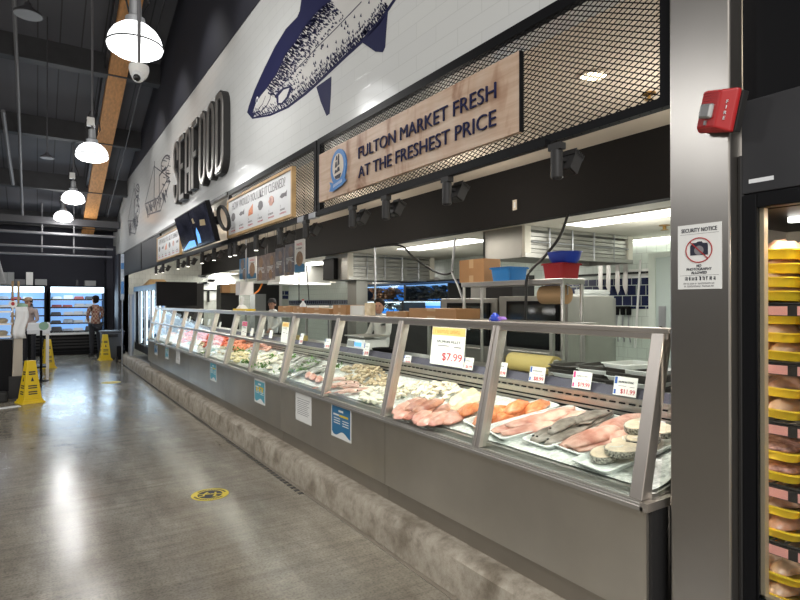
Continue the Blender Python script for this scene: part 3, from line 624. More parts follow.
# pair of tilted screens
for k, (ya, yb) in enumerate(((8.457, 7.6), (7.59, 6.73))):
    tl = math.atan2(.13, .475)
    t = thing('display_screen', 'tilted wall screen %s' % ('farther of the pair, blue glow along its lower edge' if k == 0 else 'nearer of the pair, dark picture with small tan figures'), 'screen', (1.715, (ya + yb) / 2, 2.515), (Matrix.Rotation(-tl, 3, 'Y') @ FACE_X), group='tilted display screens')
    W, Hh = ya - yb, .495
    b = MB(); b.bx(-W / 2, W / 2, -Hh / 2, Hh / 2, -.06, 0); b.build('housing', 'black', t, bevel=.004)
    b = MB(); b.bx(-W / 2 + .012, W / 2 - .012, -Hh / 2 + .015, Hh / 2 - .015, 0, .002); b.build('screen', 'screen_dark', t)
    b = MB()
    if k == 0: b.prism([(-W * .42, -.22, .002), (W * .44, -.22, .002), (W * .44, -.14, .002), (W * .1, -.13, .002), (-W * .2, -.18, .002)], (0, 0, .001))
    else: b.prism([(-.36, -.2, .002), (-.2, -.2, .002), (-.18, -.1, .002), (-.25, .0, .002), (-.33, -.06, .002)], (0, 0, .001))
    b.build('screen_picture', 'screen_blue', t)
    if k:
        b = MB(); b.prism([(-.36, .06, .002), (-.27, .06, .002), (-.3, .13, .002), (-.37, .12, .002)], (0, 0, .001)); b.prism([(-.05, .0, .002), (.2, -.02, .002), (.22, .05, .002), (.0, .07, .002)], (0, 0, .001)); b.build('screen_picture', 'screen_tan', t)
        b = MB(); b.bx(-.1, .1, -.12, .12, -.16, -.06); b.bx(.1, .36, -.05, .05, -.13, -.06); b.build('wall_bracket', 'black', t)
        b = MB(); b.tube([(W / 2 + .05 + .085 * math.cos(k * PI / 8), .0 + .14 * math.sin(k * PI / 8), -.15 - .03 * math.cos(k * PI / 8)) for k in range(17)], .022, 6); b.build('cable_loop', 'cable', t, smooth=True)
    else:
        b = MB(); b.bx(-.1, .1, -.12, .12, -.2, -.06); b.build('wall_bracket', 'black', t)
# ------------------------------------------------------------------ lighting track and its heads
t = thing('lighting_track', 'black lighting track along the foot of the mesh panels', 'track', (1.985, 1.78, 2.275))
b = MB(); b.bx(-.018, .018, 0, 15.0, 0, .035); b.build('rail', 'black', t)
b = MB()
for yy in (2.6, 2.85): b.bc((0, yy, .017), (.05, .13, .05))
b.build('track_joint', 'galv', t, bevel=.006)
heads = [557, 447, 386, 352.5, 306, 280, 256, 235, 230, 214, 202, 188, 178, 163, 156]
places = ['nearest to the pillar, under the word FRESH', 'second from the pillar, under the wooden sign', 'third from the pillar, under the wooden sign', 'fourth from the pillar, under the ship badge', 'just beyond the divider of the mesh panels', 'under the right half of the full white chart', 'under the middle of the full white chart', 'under the left end of the full white chart, right of a pair', 'under the left end of the full white chart, left of a pair',
          'under the nearer tilted screen, right of two', 'under the nearer tilted screen, left of two', 'under the farther tilted screen', 'under the gap beside the half hidden chart', 'under the half hidden chart, right of two', 'last of the row toward the far end']
for k, px in enumerate(heads):
    y = YX(px, 1.985)
    t = thing('track_light', 'black track spotlight ' + places[k], 'spotlight', (1.985, y, 2.275), group='track spotlights along the counter')
    b = MB(); b.bx(-.02, .02, -.035, .035, -.03, 0); b.build('adapter', 'charcoal', t)
    b = MB(); b.lathe([(.026, -.03), (.028, -.04), (.028, -.155), (.023, -.16)], seg=16); b.build('can', 'charcoal', t, smooth=True)
    hd = MB(); rot = Matrix.Rotation(R(28), 3, 'Y')
    hd.bc((.085, 0, -.085), (.055, .085, .085), rot)
    for f in range(6): hd.bc(Vector((.085, 0, -.085)) + rot @ Vector((-.03 + f * .012, 0, .048)), (.004, .085, .03), rot)
    h = hd.build('spot_head', 'charcoal', t)
    b = MB(); b.lathe([(0, -.1601), (.02, -.1601), (.02, -.163), (0, -.163)], seg=14, cap=False); b.build('lens', 'spot_glow' if k > 5 else 'black', t)
    b = MB(); b.bc(Vector((.085, 0, -.085)) + rot @ Vector((0, 0, -.0445)), (.045, .07, .004), rot); b.build('visor', 'black', h)
    b = MB(); b.bx(.02, .075, -.008, .008, -.075, -.06); b.build('knuckle', 'charcoal', t)
# recessed lamp and detector in the soffit behind the mesh, sprinkler in the kitchen
p = atZ(593.5, 75, 2.998)
t = thing('downlight', 'round glowing lamp recessed in the beige soffit behind the mesh', 'lamp', (p.x, p.y, 3.0))
b = MB(); b.lathe([(.095, 0), (.095, -.012), (.08, -.014), (.08, 0)], seg=24, cap=False); b.build('trim_ring', 'soffit', t, smooth=True)
b = MB(); b.lathe([(0, -.004), (.08, -.004), (.08, -.009), (0, -.009)], seg=24, cap=False); b.build('lens', 'down_glow', t)
p = atZ(649, 94.5, 2.99); t = thing('sprinkler_head', 'small brass sprinkler in the beige soffit close to the pillar', 'sprinkler', (p.x, p.y, 3.0))
b = MB(); b.lathe([(.045, 0), (.045, -.008), (.012, -.012), (.012, -.04), (.03, -.043), (.03, -.047)], seg=14); b.build('body', 'brass', t, smooth=True)
p = atZ(664.5, 226, 2.45); t = thing('sprinkler_head', 'small brass sprinkler under the kitchen ceiling, left of the pillar', 'sprinkler', (p.x, p.y, 2.46))
b = MB(); b.lathe([(.06, 0), (.06, -.01), (.02, -.014), (.02, -.05), (.045, -.055), (.045, -.06)], seg=14); b.build('body', 'brass', t, smooth=True)
p = atX(515, 205, 4.3); t = thing('wall_outlet', 'small pale switch plate on the black fascia', 'switch', p, FACE_X)
b = MB(); b.bx(-.03, .03, -.055, .055, 0, .006); b.build('plate', 'soffit', t); b = MB(); b.bx(-.012, .012, -.03, .03, .006, .009); b.build('switch', 'board_white', t)
# ------------------------------------------------------------------ on and beside the pillar
p = atX(699.5, 256.5, PX)
t = thing('security_notice', 'white SECURITY NOTICE sign with crossed-out camera on the steel pillar', 'sign', (PX - .001, p.y, p.z), FACE_X)
W, Hh = .158, .235
b = MB(); b.bx(-W / 2, W / 2, -Hh / 2, Hh / 2, 0, .002); b.build('plate', 'paper', t)
text('SECURITY NOTICE', .0145, 'ink', t, (0, .097), .128, z=.0022)
b = MB(); b.bx(-.07, .07, .082, .083, .002, .0026); b.bx(-.07, .07, -.068, -.067, .002, .0026); b.build('rule', 'ink_grey', t)
b = MB(); b.bx(-.032, .032, .005, .04, .002, .003); b.prism([(-.03, .04, .002), (-.024, .05, .002), (-.01, .05, .002), (-.004, .054, .002), (.01, .054, .002), (.014, .048, .002), (.03, .047, .002), (.032, .04, .002)], (0, 0, .001)); b.build('camera_symbol', 'ink', t)
b = MB(); b.lathe([(0, .003), (.017, .003), (.017, .0035), (0, .0035)], (0, .022, 0), 18, cap=False); b.build('camera_symbol_lens', 'ink_grey', t)
b = MB(); b.strip([(.047 * math.cos(a * PI / 14), .023 + .044 * math.sin(a * PI / 14)) for a in range(28)], .0035, .001, True); b.strip([(-.032, .054), (.032, -.008)], .0035, .001); o = b.build('prohibition_ring', 'alarm_red', t); o.location = (0, 0, .004)
for s, v, w in (('NO', -.033, .016), ('PHOTOGRAPHY', -.045, .09), ('ALLOWED', -.058, .056)): text(s, .0095, 'ink', t, (0, v), w, z=.0022)
b = MB()
rr = random.Random(2)
for k in range(9):
    u = -.052 + k * .0125
    for q in range(4): a, c = rr.uniform(0, .009), rr.uniform(0, .012); b.bx(u + a * .3, u + a * .3 + .007, -.085 + c, -.0838 + c, .002, .0026); b.bx(u + a, u + a + .0012, -.086, -.074, .002, .0026)
b.build('lettering', 'ink', t)
words(.006, 'ink_grey', t, (0, -.097), .116, 5, .0022); words(.006, 'ink_grey', t, (0, -.107), .108, 6, .0022)
# fire alarm strobe, turned on the pillar's corner
p = atX(720.5, 112.5, 1.965)
rot = Matrix.Rotation(R(-6), 3, 'Z') @ FACE_X @ Matrix.Rotation(R(-13), 3, 'Z')
t = thing('fire_alarm', 'red fire alarm horn with clear strobe on the pillar corner', 'alarm', p, rot); t.scale = (.88, .92, .9)
b = MB(); b.rings([[(-.068, -.075, 0), (.07, -.075, 0), (.07, .082, 0), (-.068, .082, 0)], [(-.066, -.073, .02), (.068, -.073, .02), (.068, .08, .02), (-.066, .08, .02)], [(-.058, -.06, .045), (.02, -.06, .05), (.02, .07, .05), (-.058, .07, .045)]]); b.build('body', 'alarm_red', t, bevel=.006)
b = MB()
for k in range(5): b.bx(-.05, .01, .028 + k * .009, .032 + k * .009, .046, .050)
b.build('horn_grille', 'alarm_red', t)
b = MB(); b.rings([[(-.045, -.03, .046), (.008, -.03, .046), (.008, .026, .046), (-.045, .026, .046)], [(-.046, -.03, .066), (.006, -.03, .066), (.006, .024, .066), (-.046, .024, .066)], [(-.036, -.021, .069), (-.003, -.021, .069), (-.003, .016, .069), (-.036, .016, .069)]]); b.build('strobe_lens', 'lens', t, bevel=.009)
b = MB(); b.bx(-.022, -.014, -.052, -.036, .045, .056); b.build('strobe_tab', 'lens', t)
for k, ch in enumerate('FIRE'): text(ch, .0125, 'board_white', t, (.046, .030 - k * .019), z=.037 - .001, ext=.002, rot=-PI / 2 * 0)
b = MB(); b.bx(-.06, .075, -.07, .075, -.035, 0); b.build('mounting_box', 'charcoal', t, bevel=.003)
p = atX(759, 180, 2.046); t = thing('label_strip', 'short white label strip stuck on the dark panel over the cooler', 'label', p, Matrix.Rotation(0, 3, 'Z') @ FACE_X)
b = MB(); b.bx(-.032, .045, -.007, .007, 0, .001); b.build('strip', 'board_white', t)
b = MB(); b.tube([(PX + .06, PY0 - .012, 0), (PX + .06, PY0 - .012, 2.06)], .014, 8); tag(b.build('corner_conduit', 'charcoal', smooth=True), 'black conduit in the corner between pillar and cooler', 'conduit')
# ------------------------------------------------------------------ the seafood counter: three glazed case units in line
def off(par):
    v = Vector((0, 0, 0))
    while par is not None: v += par.location; par = par.parent
    return v
def wb(b, name, m, par, **k):          # build from room coordinates under a parent that is not turned
    bmesh.ops.translate(b.bm, vec=-off(par), verts=b.bm.verts); return b.build(name, m, par, **k)
PY = [1.29 + .945 * k for k in range(13)]
FT, FB = 2.10, 1.947                       # glass foot and head (X)
GZ0, GZ1 = .79, 1.431
def gx(z): return FB + (FT - FB) * (z - GZ0) / (GZ1 - GZ0)
def case(k0, k1, label, near):
    ya, yb = PY[k0], PY[k1]; y0 = ya - (.03 if near else 0); y1 = yb
    t = thing('display_case', label, 'display case', (2.4, (y0 + y1) / 2, .222), group='stainless seafood display cases in line')
    ns = 2
    for s in range(ns):
        a = y0 + (y1 - y0) * s / ns + .002; e = y0 + (y1 - y0) * (s + 1) / ns - .002
        b = MB(); b.bx(1.95, 1.985, a, e, .335, .757); wb(b, 'fascia_panel', 'steel_panel', t)
        b = MB(); b.bx(1.982, 1.995, a, e, .222, .335); wb(b, 'toe_kick', 'steel_toe', t)
    b = MB(); b.bx(1.99, 3.15, y0 + .02, y1 - .001, .222, .775); wb(b, 'cabinet_body', 'charcoal', t)
    b = MB(); b.bx(1.922, 1.975, y0, y1, .757, .772); b.bx(1.928, 2.02, y0, y1, .772, .782); b.bx(1.932, 1.938, y0, y1, .782, .79); b.bx(1.948, 1.955, y0, y1, .782, .789); b.bx(1.985, 2.01, y0, y1, .782, .812); wb(b, 'ledge', 'steel_bright', t)
    b = MB(); b.hull8([(2.01, y0 + .01, .775), (2.66, y0 + .01, .775), (2.66, y1, .775), (2.01, y1, .775), (2.01, y0 + .01, .80), (2.66, y0 + .01, .912), (2.66, y1, .912), (2.01, y1, .80)]); wb(b, 'display_deck', 'steel_bright', t)
    b = MB(); b.bx(2.64, 2.70, y0 + .01, y1, .90, 1.035); b.bx(2.70, 3.15, y0 + .01, y1, .775, 1.02); b.bx(2.63, 2.66, y0 + .01, y1, .985, 1.0); b.bx(2.63, 2.66, y0 + .01, y1, 1.02, 1.04); wb(b, 'riser', 'steel_bright', t)
    b = MB(); b.bx(2.634, 2.64, y0 + .01, y1, .935, .945); b.bx(2.634, 2.64, y0 + .01, y1, .962, .970)
    for i in range(int((y1 - y0) / .06)): b.bx(2.632, 2.64, y0 + .03 + i * .06, y0 + .065 + i * .06, 1.005, 1.013)
    wb(b, 'air_slots', 'black', t)
    b = MB(); b.hull8([(2.66, y0 + .01, 1.04), (2.72, y0 + .01, 1.04), (2.72, y1, 1.04), (2.66, y1, 1.04), (2.70, y0 + .01, 1.085), (2.72, y0 + .01, 1.085), (2.72, y1, 1.085), (2.70, y1, 1.085)]); wb(b, 'tag_rail', 'strip_purple', t)
    b = MB(); b.bx(2.70, 3.17, y0 + .01, y1, 1.02, 1.045); wb(b, 'service_shelf', 'steel', t, bevel=.004)
    # posts lean back; a doubled post with a dark joint
    for k in range(k0 + (0 if near else 1), k1 + 1):
        y = PY[k]; w = .05 if (k and k != 4) else .05
        b = MB(); lo = .05
        for dy in ((-.028, .0), (.006, .028)) if k else ((-.018, .036),):
            b.hull8([(gx(GZ0) - .012, y + dy[0], GZ0), (gx(GZ0) + lo, y + dy[0], GZ0), (gx(GZ0) + lo, y + dy[1], GZ0), (gx(GZ0) - .012, y + dy[1], GZ0), (gx(GZ1) - .012, y + dy[0], GZ1), (gx(GZ1) + lo, y + dy[0], GZ1), (gx(GZ1) + lo, y + dy[1], GZ1), (gx(GZ1) - .012, y + dy[1], GZ1)])
        o = wb(b, 'post', 'steel_post', t, bevel=.003)
        if k:
            b = MB(); b.hull8([(gx(GZ0) - .004, y - .0005, GZ0), (gx(GZ0) + lo - .008, y - .0005, GZ0), (gx(GZ0) + lo - .008, y + .0065, GZ0), (gx(GZ0) - .004, y + .0065, GZ0), (gx(GZ1) - .004, y - .0005, GZ1), (gx(GZ1) + lo - .008, y - .0005, GZ1), (gx(GZ1) + lo - .008, y + .0065, GZ1), (gx(GZ1) - .004, y + .0065, GZ1)])
            wb(b, 'joint_seal', 'charcoal', o)
    b = MB(); b.bx(FT - .016, FT + .055, y0 - (.01 if near else 0), y1, GZ1 - .005, GZ1 + .016); b.bx(FT - .010, FT + .035, y0, y1, GZ1 - .03, GZ1 - .005); wb(b, 'head_rail', 'steel_post', t, bevel=.003)
    b = MB(); b.bx(FT + .036, FT + .054, y0 + .05, y1 - .05, GZ1 - .022, GZ1 - .006); wb(b, 'light_strip', 'led', t)
    if not near:
        b = MB(); z = 1.13
        b.bx(gx(z) - .015, gx(z) + .03, y0, y1, z - .013, z + .013); wb(b, 'glass_rail', 'steel_bright', t, bevel=.003)
    for k in range(k0, k1):
        a, e = PY[k] + .03, PY[k + 1] - .03
        b = MB(); q = lambda z, dx: gx(z) + dx
        b.hull8([(q(GZ0, .012), a, GZ0), (q(GZ0, .018), a, GZ0), (q(GZ0, .018), e, GZ0), (q(GZ0, .012), e, GZ0), (q(GZ1 - .03, .012), a, GZ1 - .03), (q(GZ1 - .03, .018), a, GZ1 - .03), (q(GZ1 - .03, .018), e, GZ1 - .03), (q(GZ1 - .03, .012), e, GZ1 - .03)])
        wb(b, 'glass_pane', 'glass', t)
    if near:
        b = MB(); b.prism([(2.03, y0 - .004, .80), (2.64, y0 - .004, .90), (2.70, y0 - .004, 1.06), (2.9, y0 - .004, 1.3), (2.155, y0 - .004, 1.44)], (0, .006, 0)); wb(b, 'gable_glass', 'glass', t)
        b = MB(); b.bx(1.965, 3.15, y0 - .012, y0 + .019, .222, .757); wb(b, 'gable_panel', 'charcoal', t)
        b = MB(); b.bx(1.922, 3.15, y0 - .02, y0 + .012, .757, .79); wb(b, 'ledge', 'steel_post', t)
    b = MB(); gg = random.Random(k0); nx, ny = 12, int((y1 - y0) * 18)
    rows = []
    for i in range(nx + 1):
        x = 2.02 + .60 * i / nx
        rows.append([(x, y0 + .02 + (y1 - y0 - .04) * j / ny, .812 + .175 * (x - 2.0) + gg.uniform(-.012, .012) * (1 if 0 < i < nx else 0)) for j in range(ny + 1)])
    b.rings(rows, False, False); o = b.build('ice_bed', 'ice', None, smooth='all'); tag(o, 'crushed ice filling the deck of the %s case' % ('nearest' if near else ('middle' if k0 == 4 else 'farthest')), 'ice', kind='stuff')
    return t
case(0, 4, 'long stainless glass-fronted seafood case nearest to the pillar, whole fillet trays inside', True)
case(4, 8, 'middle stainless seafood case with a rail halfway up its glass', False)
case(8, 12, 'farthest stainless seafood case, in front of the black flat screen', False)
# papers on the front panels
def paper(px, py, w, h, kind, label):
    p = atX(px, py, 1.95)
    t = thing('poster', label, 'poster', (1.949, p.y, p.z), FACE_X)
    b = MB(); b.bx(-w / 2, w / 2, -h / 2, h / 2, 0, .0015); b.build('sheet', 'paper', t)
    if kind == 'notice':
        b = MB(); b.bx(-w * .4, w * .4, h * .28, h * .295, .0015, .002)
        for i in range(8):
            r_ = random.Random(i); b.bx(-w * .38, w * r_.uniform(.25, .38), h * (.2 - i * .065), h * (.2 - i * .065) + .004, .0015, .002)
        b.build('lettering', 'ink_grey', t)
    else:
        b = MB()
        wave = [(-w * .46, -h * .34, .0015)] + [(-w * .46 + w * .92 * i / 12, -h * (.36 - .07 * math.sin(i * .62 + 3.4)), .0015) for i in range(1, 13)]
        b.prism(wave + [(w * .46, h * .42, .0015), (-w * .46, h * .42, .0015)], (0, 0, .0008)); b.build('picture', 'poster_blue' if kind == 'blue' else 'teal_ink', t)
        b = MB()
        for i in range(3): b.bx(-w * .36, -w * .04, h * (.06 - i * .07), h * (.085 - i * .07), .0023, .0028); b.bx(w * .08, w * .38, h * (.03 - i * .07), h * (.055 - i * .07), .0023, .0028)
        b.bx(-w * .12, w * .12, h * .27, h * .33, .0023, .0028); b.bx(-w * .38, -w * .1, h * .15, h * .2, .0023, .0028); b.build('lettering', 'paper', t)
        b = MB(); b.bx(-w * .08, w * .36, h * .14, h * .2, .0023, .0028); b.build('lettering', 'yellow_ink', t)
        if kind == 'dots':
            b = MB()
            for i in range(3): b.lathe([(0, .0029), (h * .1, .0029), (h * .1, .0033), (0, .0033)], (-w * .25 + i * w * .25, .02, 0), 12, cap=False)
            b.build('picture', 'yellow_ink', t)
    return t
paper(341.2, 422, .33, .262, 'blue', 'blue poster with yellow words under the nearest seafood case')
paper(303.5, 408, .34, .25, 'notice', 'white typed notice between the two large blue posters on the counter front')
paper(259.8, 391.5, .33, .25, 'dots', 'blue poster with three round pictures, beyond the white typed notice')
paper(213.3, 371.5, .31, .25, 'teal', 'teal poster on the brownish panel of the counter, fourth from the near end')
paper(178, 356, .29, .25, 'notice', 'small white sheet far along the counter front, left of the teal poster')
paper(167, 352, .29, .25, 'teal', 'dim teal sheet near the far end of the counter front')
paper(156, 347, .33, .3, 'blue', 'dark blue and white sheet at the very far end of the counter front')
# ------------------------------------------------------------------ price tags on the tag rail
def price_tag(px, py, w, h, label, price='', col='blue_ink', title='', lean=12, X=2.655, name='price_tag', head=None, kind=0):
    w *= 1.22; h *= 1.08
    if head == 'ochre' and price: w *= 1.45; h *= 1.12
    p = atX(px, py, X)
    t = thing(name, label, 'price tag', (X - .002, p.y, p.z), (Matrix.Rotation(R(lean), 3, 'Y') @ FACE_X))
    b = MB(); b.bx(-w / 2, w / 2, -h / 2, h / 2, -.003, 0); b.build('card', 'paper', t)
    if head:
        b = MB(); b.bx(-w / 2 + .004, w / 2 - .004, h * .28, h / 2 - .004, 0, .0008); b.build('header_band', head, t)
        words(h * .085, 'orange', t, (0, h * .38), w * .8, 3)
    else:
        b = MB(); b.bx(-w * .47, -w * .36, h * .1, h * .46, 0, .0008); b.bx(-w * .47, -w * .38, -h * .44, -h * .2, 0, .0008); b.build('colour_bar', col, t)
    if title == '~': words(h * .09, 'ink', t, (.03 * w, h * .22), w * .6, int(px))
    elif title: text(title, h * .07 if head else h * .11, 'ink', t, (.03 * w, h * (.12 if head else .22)), w * (.7 if head else .66), z=.001)
    b = MB(); b.bx(-w * .3, w * .05, h * .0, h * .025, 0, .0006); b.bx(w * .2, w * .4, -h * .02, h * .01, 0, .0006); b.build('small_print', 'ink_grey', t)
    if price: text(price, h * .2 if head else h * .25, 'red_ink', t, (w * .14 if not head else w * .16, -h * .28), w * (.58 if head else .62), z=.001, off=.0006)
    return t
price_tag(625.3, 386.5, .115, .095, 'white price card reading $11.99 by the last post before the pillar', '$11.99', 'blue_ink', 'SALMON STEAK')
price_tag(582, 380, .108, .092, 'white price card with pink corner reading $19.99', '$19.99', 'pink_ink', '~')
price_tag(537.3, 374.5, .105, .090, 'white price card reading $8.99 below the yellowish paper roll', '$8.99', 'blue_ink', '~')
price_tag(500.5, 369, .10, .088, 'white price card reading $10.99 right beside the doubled post', '$10.99', 'blue_ink', '~')
price_tag(468.3, 363.5, .09, .082, 'small white price card right of the big $7.99 card', '$6.99', 'blue_ink', '~')
price_tag(407.5, 359.5, .085, .07, 'small white price card left of the big $7.99 card', '$8.99', 'blue_ink', '~')
price_tag(447.5, 346.5, .235, .245, 'big price card with ochre header reading $7.99', '$7.99', title='SALMON FILLET', head='ochre', lean=6)
price_tag(366.5, 349.5, .09, .12, 'white price card in front of the weighing scale', '$9.99', 'blue_ink', '~')
price_tag(327.5, 343.5, .11, .10, 'white price card between posts, left of the scale', '$4.99', 'blue_ink', '~')
price_tag(301.5, 338.5, .085, .12, 'small white price card next to the case joint, fish with parsley below', '$5.99', 'blue_ink', '~')
price_tag(285, 333, .19, .26, 'tall yellow sign inside the middle case next to the joint', '', title='~', head='ochre', lean=6, name='sale_sign')
price_tag(244, 332, .20, .30, 'tall white sign with pink header inside the middle case', '$6.99', title='~', head='pink_ink', lean=6, name='sale_sign')
for k, (px, py) in enumerate(((271, 334), (262.5, 333), (252, 332), (233, 326), (220, 325), (209, 322), (202, 321), (190, 319))):
    price_tag(px, py, .10, .10, 'little white price card in the middle case, ' + ('second bay from the joint, right one' if k == 0 else 'second one left of the tall yellow sign' if k == 1 else 'beside the tall pink-headed sign' if k == 2 else 'left of the tall pink-headed sign' if k == 3 else 'above the red shrimp' if k == 4 else 'left of the red shrimp card' if k == 5 else 'fourth post from the far end' if k == 6 else 'last toward the far end'), '', 'blue_ink')
# ------------------------------------------------------------------ food on ice
DP, DN = (2.0, 0, .825), (-.175, 0, 1)
def fd(px, py, up=0): p = atP(px, py, (2.0, 0, .825 + up), DN); return p
def iz(x): return .818 + .175 * (x - 2.0)
TILT = Matrix.Rotation(-math.atan(.175), 3, 'Y')
def fillet_mb(L, W, Hh, seed, n=14, m=10):
    r = random.Random(seed); b = MB(); rs = []; ph = r.uniform(0, 6)
    for i in range(n + 1):
        u = i / n; w = W / 2 * max(.06, (math.sin(PI * min(.97, max(.03, u))) ** .5) * (1.08 - .45 * u) * (1 + .10 * math.sin(9 * u + ph))); h = Hh * max(.12, math.sin(PI * min(.96, max(.04, u))) ** .6) * (1 + .12 * math.sin(7 * u + ph))
        cy = .12 * W * math.sin(3 * u + ph); ring = []
        for k in range(m):
            a = 2 * PI * k / m; yy = w * math.cos(a); zz = max(0, math.sin(a)) * h * (1 - .35 * math.cos(a) ** 2) + min(0, math.sin(a)) * Hh * .15
            zz += .16 * Hh * math.sin(6 * a + 11 * u + ph) * max(0, math.sin(a))
            ring.append((L * (u - .5), cy + yy, zz + Hh * .15))
        rs.append(ring)
    return b.rings(rs)
def piece(name, m, L, W, Hh, seed): return fillet_mb(L, W, Hh, seed).build(name, m, None, smooth='all')
def tray_mb(L, W, h, t=.006, c=.03, flare=1.08):
    def rr(l, w, z, cc):
        pts = []
        for sx, sy, a in ((1, 1, 0), (-1, 1, 90), (-1, -1, 180), (1, -1, 270)):
            pts += [(sx * (l / 2 - cc) + x, sy * (w / 2 - cc) + y, z) for x, y in arc(0, 0, cc, cc, a, a + 90, 4)]
        return pts
    b = MB(); b.rings([rr(L, W, 0, c), rr(L * flare, W * flare, h, c), rr(L * flare + .016, W * flare + .016, h, c), rr(L * flare + .016, W * flare + .016, h + .004, c), rr(L * flare - t, W * flare - t, h + .004, c), rr(L - t, W - t, .005, c)])
    return b
def place_tray(front, bck, W, m, label):
    f, k = fd(*front), fd(*bck); L = min(.52, (k - f).length); c = (f + k) / 2; a = math.atan2(k.y - f.y, k.x - f.x)
    rot = TILT @ Matrix.Rotation(a, 3, 'Z')
    t = tag(tray_mb(L, W, .022).build('fish_tray', m, None, smooth=True), label, 'tray'); c.z = iz(c.x) - .004; t.location = c; t.rotation_euler = rot.to_euler()
    return c, rot, L, a
def put(o, c, rot, u, v, up, da=0, label=None, cat='fish', group=None, first=True):
    p = Vector(c) + rot @ Vector((u, v, up)); o.location = p; o.rotation_euler = (rot @ Matrix.Rotation(da, 3, 'Z')).to_euler()
    tag(o, label, cat, group)
# bay beside the pillar: five trays
c, rot, L, a = place_tray((474, 425), (548, 405), .17, 'tray_white', 'white tray of orange salmon pieces right of the doubled post')
for i, (u, v, z, da, l) in enumerate(((-.17, .0, .01, .5, .2), (-.05, -.035, .012, .2, .2), (-.06, .045, .014, -.2, .2), (.06, .0, .016, .4, .19), (.16, -.02, .012, .1, .18), (-.12, .01, .035, .9, .16), (.03, -.01, .04, .15, .17))):
    put(piece('salmon_fillet', 'salmon', l * 1.2, .13, .045, 20 + i), c, rot, u, v, z, da, 'bright orange salmon piece heaped in the first white tray', 'fish fillet', 'orange salmon pieces in the tray')
c, rot, L, a = place_tray((493, 435), (582, 412), .21, 'tray_white', 'white tray of broad pale pink fillets next to the orange salmon')
for i, (u, v, z, da, l) in enumerate(((-.09, .03, .012, .05, .3), (-.07, -.05, .012, -.05, .3), (.12, .035, .016, .1, .28), (.12, -.04, .018, -.06, .28), (.02, 0, .03, .0, .36))):
    put(piece('pink_fillet', 'pink_flesh', l * 1.15, .165, .03, 40 + i), c, rot, u, v * 1.1, z, da, 'broad pale pink fillet in the tray beside the orange salmon', 'fish fillet', 'pale pink fillets in the second tray')
def whole_fish(L, m, fin='fish_dark', seed=0):
    b = MB(); rs = []; n = 14; hh = .175 * L
    for i in range(n + 1):
        u = i / n; w = max(.004, (math.sin(PI * min(1, u * 1.02 + .04)) ** .75) * (1 - .55 * u)); ring = []
        for k in range(10):
            q = 2 * PI * k / 10; ring.append((L * (u - .5), hh * w * math.cos(q), .35 * hh * w * (1 + math.sin(q)) + .006))
        rs.append(ring)
    b.rings(rs); o = b.build('whole_fish', m, None, smooth='all')
    b = MB(); b.prism([(L * .47, -.008, .006), (L * .62, -.10 * L, .006), (L * .57, 0, .006), (L * .62, .10 * L, .006), (L * .47, .008, .006)], (0, 0, .006)); b.build('tail_fin', fin, o)
    b = MB(); b.prism([(-L * .1, .12 * L, .012), (L * .05, .2 * L, .012), (L * .2, .1 * L, .012), (L * .1, .08 * L, .012)], (0, 0, .004)); b.build('dorsal_fin', fin, o)
    b = MB(); b.ball((-L * .40, .018, .026), .007, 8, 5); b.build('eye', 'black_gloss', o)
    return o
c, rot, L, a = place_tray((538, 444), (606, 417), .17, 'tray_white', 'tray of small dark whole fish between two pink fillet trays')
wf = whole_fish(.36, 'fish_dark'); 
fl = 'small dark grey whole fish lying in the tray between pink fillets'
for i, (u, v, z, da) in enumerate(((-.08, .05, .008, .1), (-.08, 0, .008, -.08), (-.07, -.05, .008, .05), (.10, .03, .012, .1), (.12, -.03, .012, 3.3), (.0, .02, .034, .2), (.08, -.01, .036, 3.0))):
    o = wf if i == 0 else dup(wf, (0, 0, 0)); put(o, c, rot, u, v, z, da, fl, 'fish', 'dark whole fish in the tray')
c, rot, L, a = place_tray((566, 452), (650, 420), .19, 'tray_white', 'white tray of long pink fillets behind the white fish steaks')
for i, (u, v, z, da, l) in enumerate(((-.06, .04, .012, .08, .36), (-.05, -.04, .012, -.05, .36), (.1, .0, .03, .02, .36), (-.08, .0, .032, .1, .34))):
    put(piece('pink_fillet', 'pink_flesh', l * 1.12, .17, .036, 60 + i), c, rot, u, v, z, da, 'long pink fillet in the tray behind the white steaks', 'fish fillet', 'long pink fillets in the fourth tray')
c, rot, L, a = place_tray((592, 467), (668, 436), .18, 'tray_white', 'white tray of round fish steaks next to the end post')
def steak(r):
    b = MB(); b.lathe([(0, .0), (r * .93, .0), (r * .97, .004), (r * .97, .026), (r * .93, .030), (0, .031)], seg=22, sc=(1, .78), cap=False); o = b.build('fish_steak', 'steak_flesh', None, smooth=True)
    b = MB(); b.lathe([(r * .965, .002), (r * 1.01, .002), (r * 1.01, .028), (r * .965, .028)], seg=22, sc=(1, .78), cap=False); b.rings([[(q * .965, p * .78 * .965, z) for q, p, z in ((r, 0, .002), (r, 0, .028))]] , False, False); b.build('steak_skin', 'skin_speckle', o, smooth=True)
    b = MB(); b.strip([(0, -.01), (r * .2, r * .1), (r * .7, r * .05)], .006, .001); q = b.build('steak_bone', 'white', o); q.location = (0, 0, .031)
    return o
st = steak(.08)
for i, (u, v, z, da) in enumerate(((-.13, .03, .012, .3), (-.10, -.05, .044, 2.2), (.02, .05, .012, .8), (.05, -.03, .046, 2.9), (.10, .03, .078, .2), (.17, -.02, .05, 1.2))):
    o = st if i == 0 else dup(st, (0, 0, 0)); put(o, c, rot, u, v, z, da, 'round white fish steak with speckled skin in the tray by the end post', 'fish steak', 'fish steaks in the end tray')
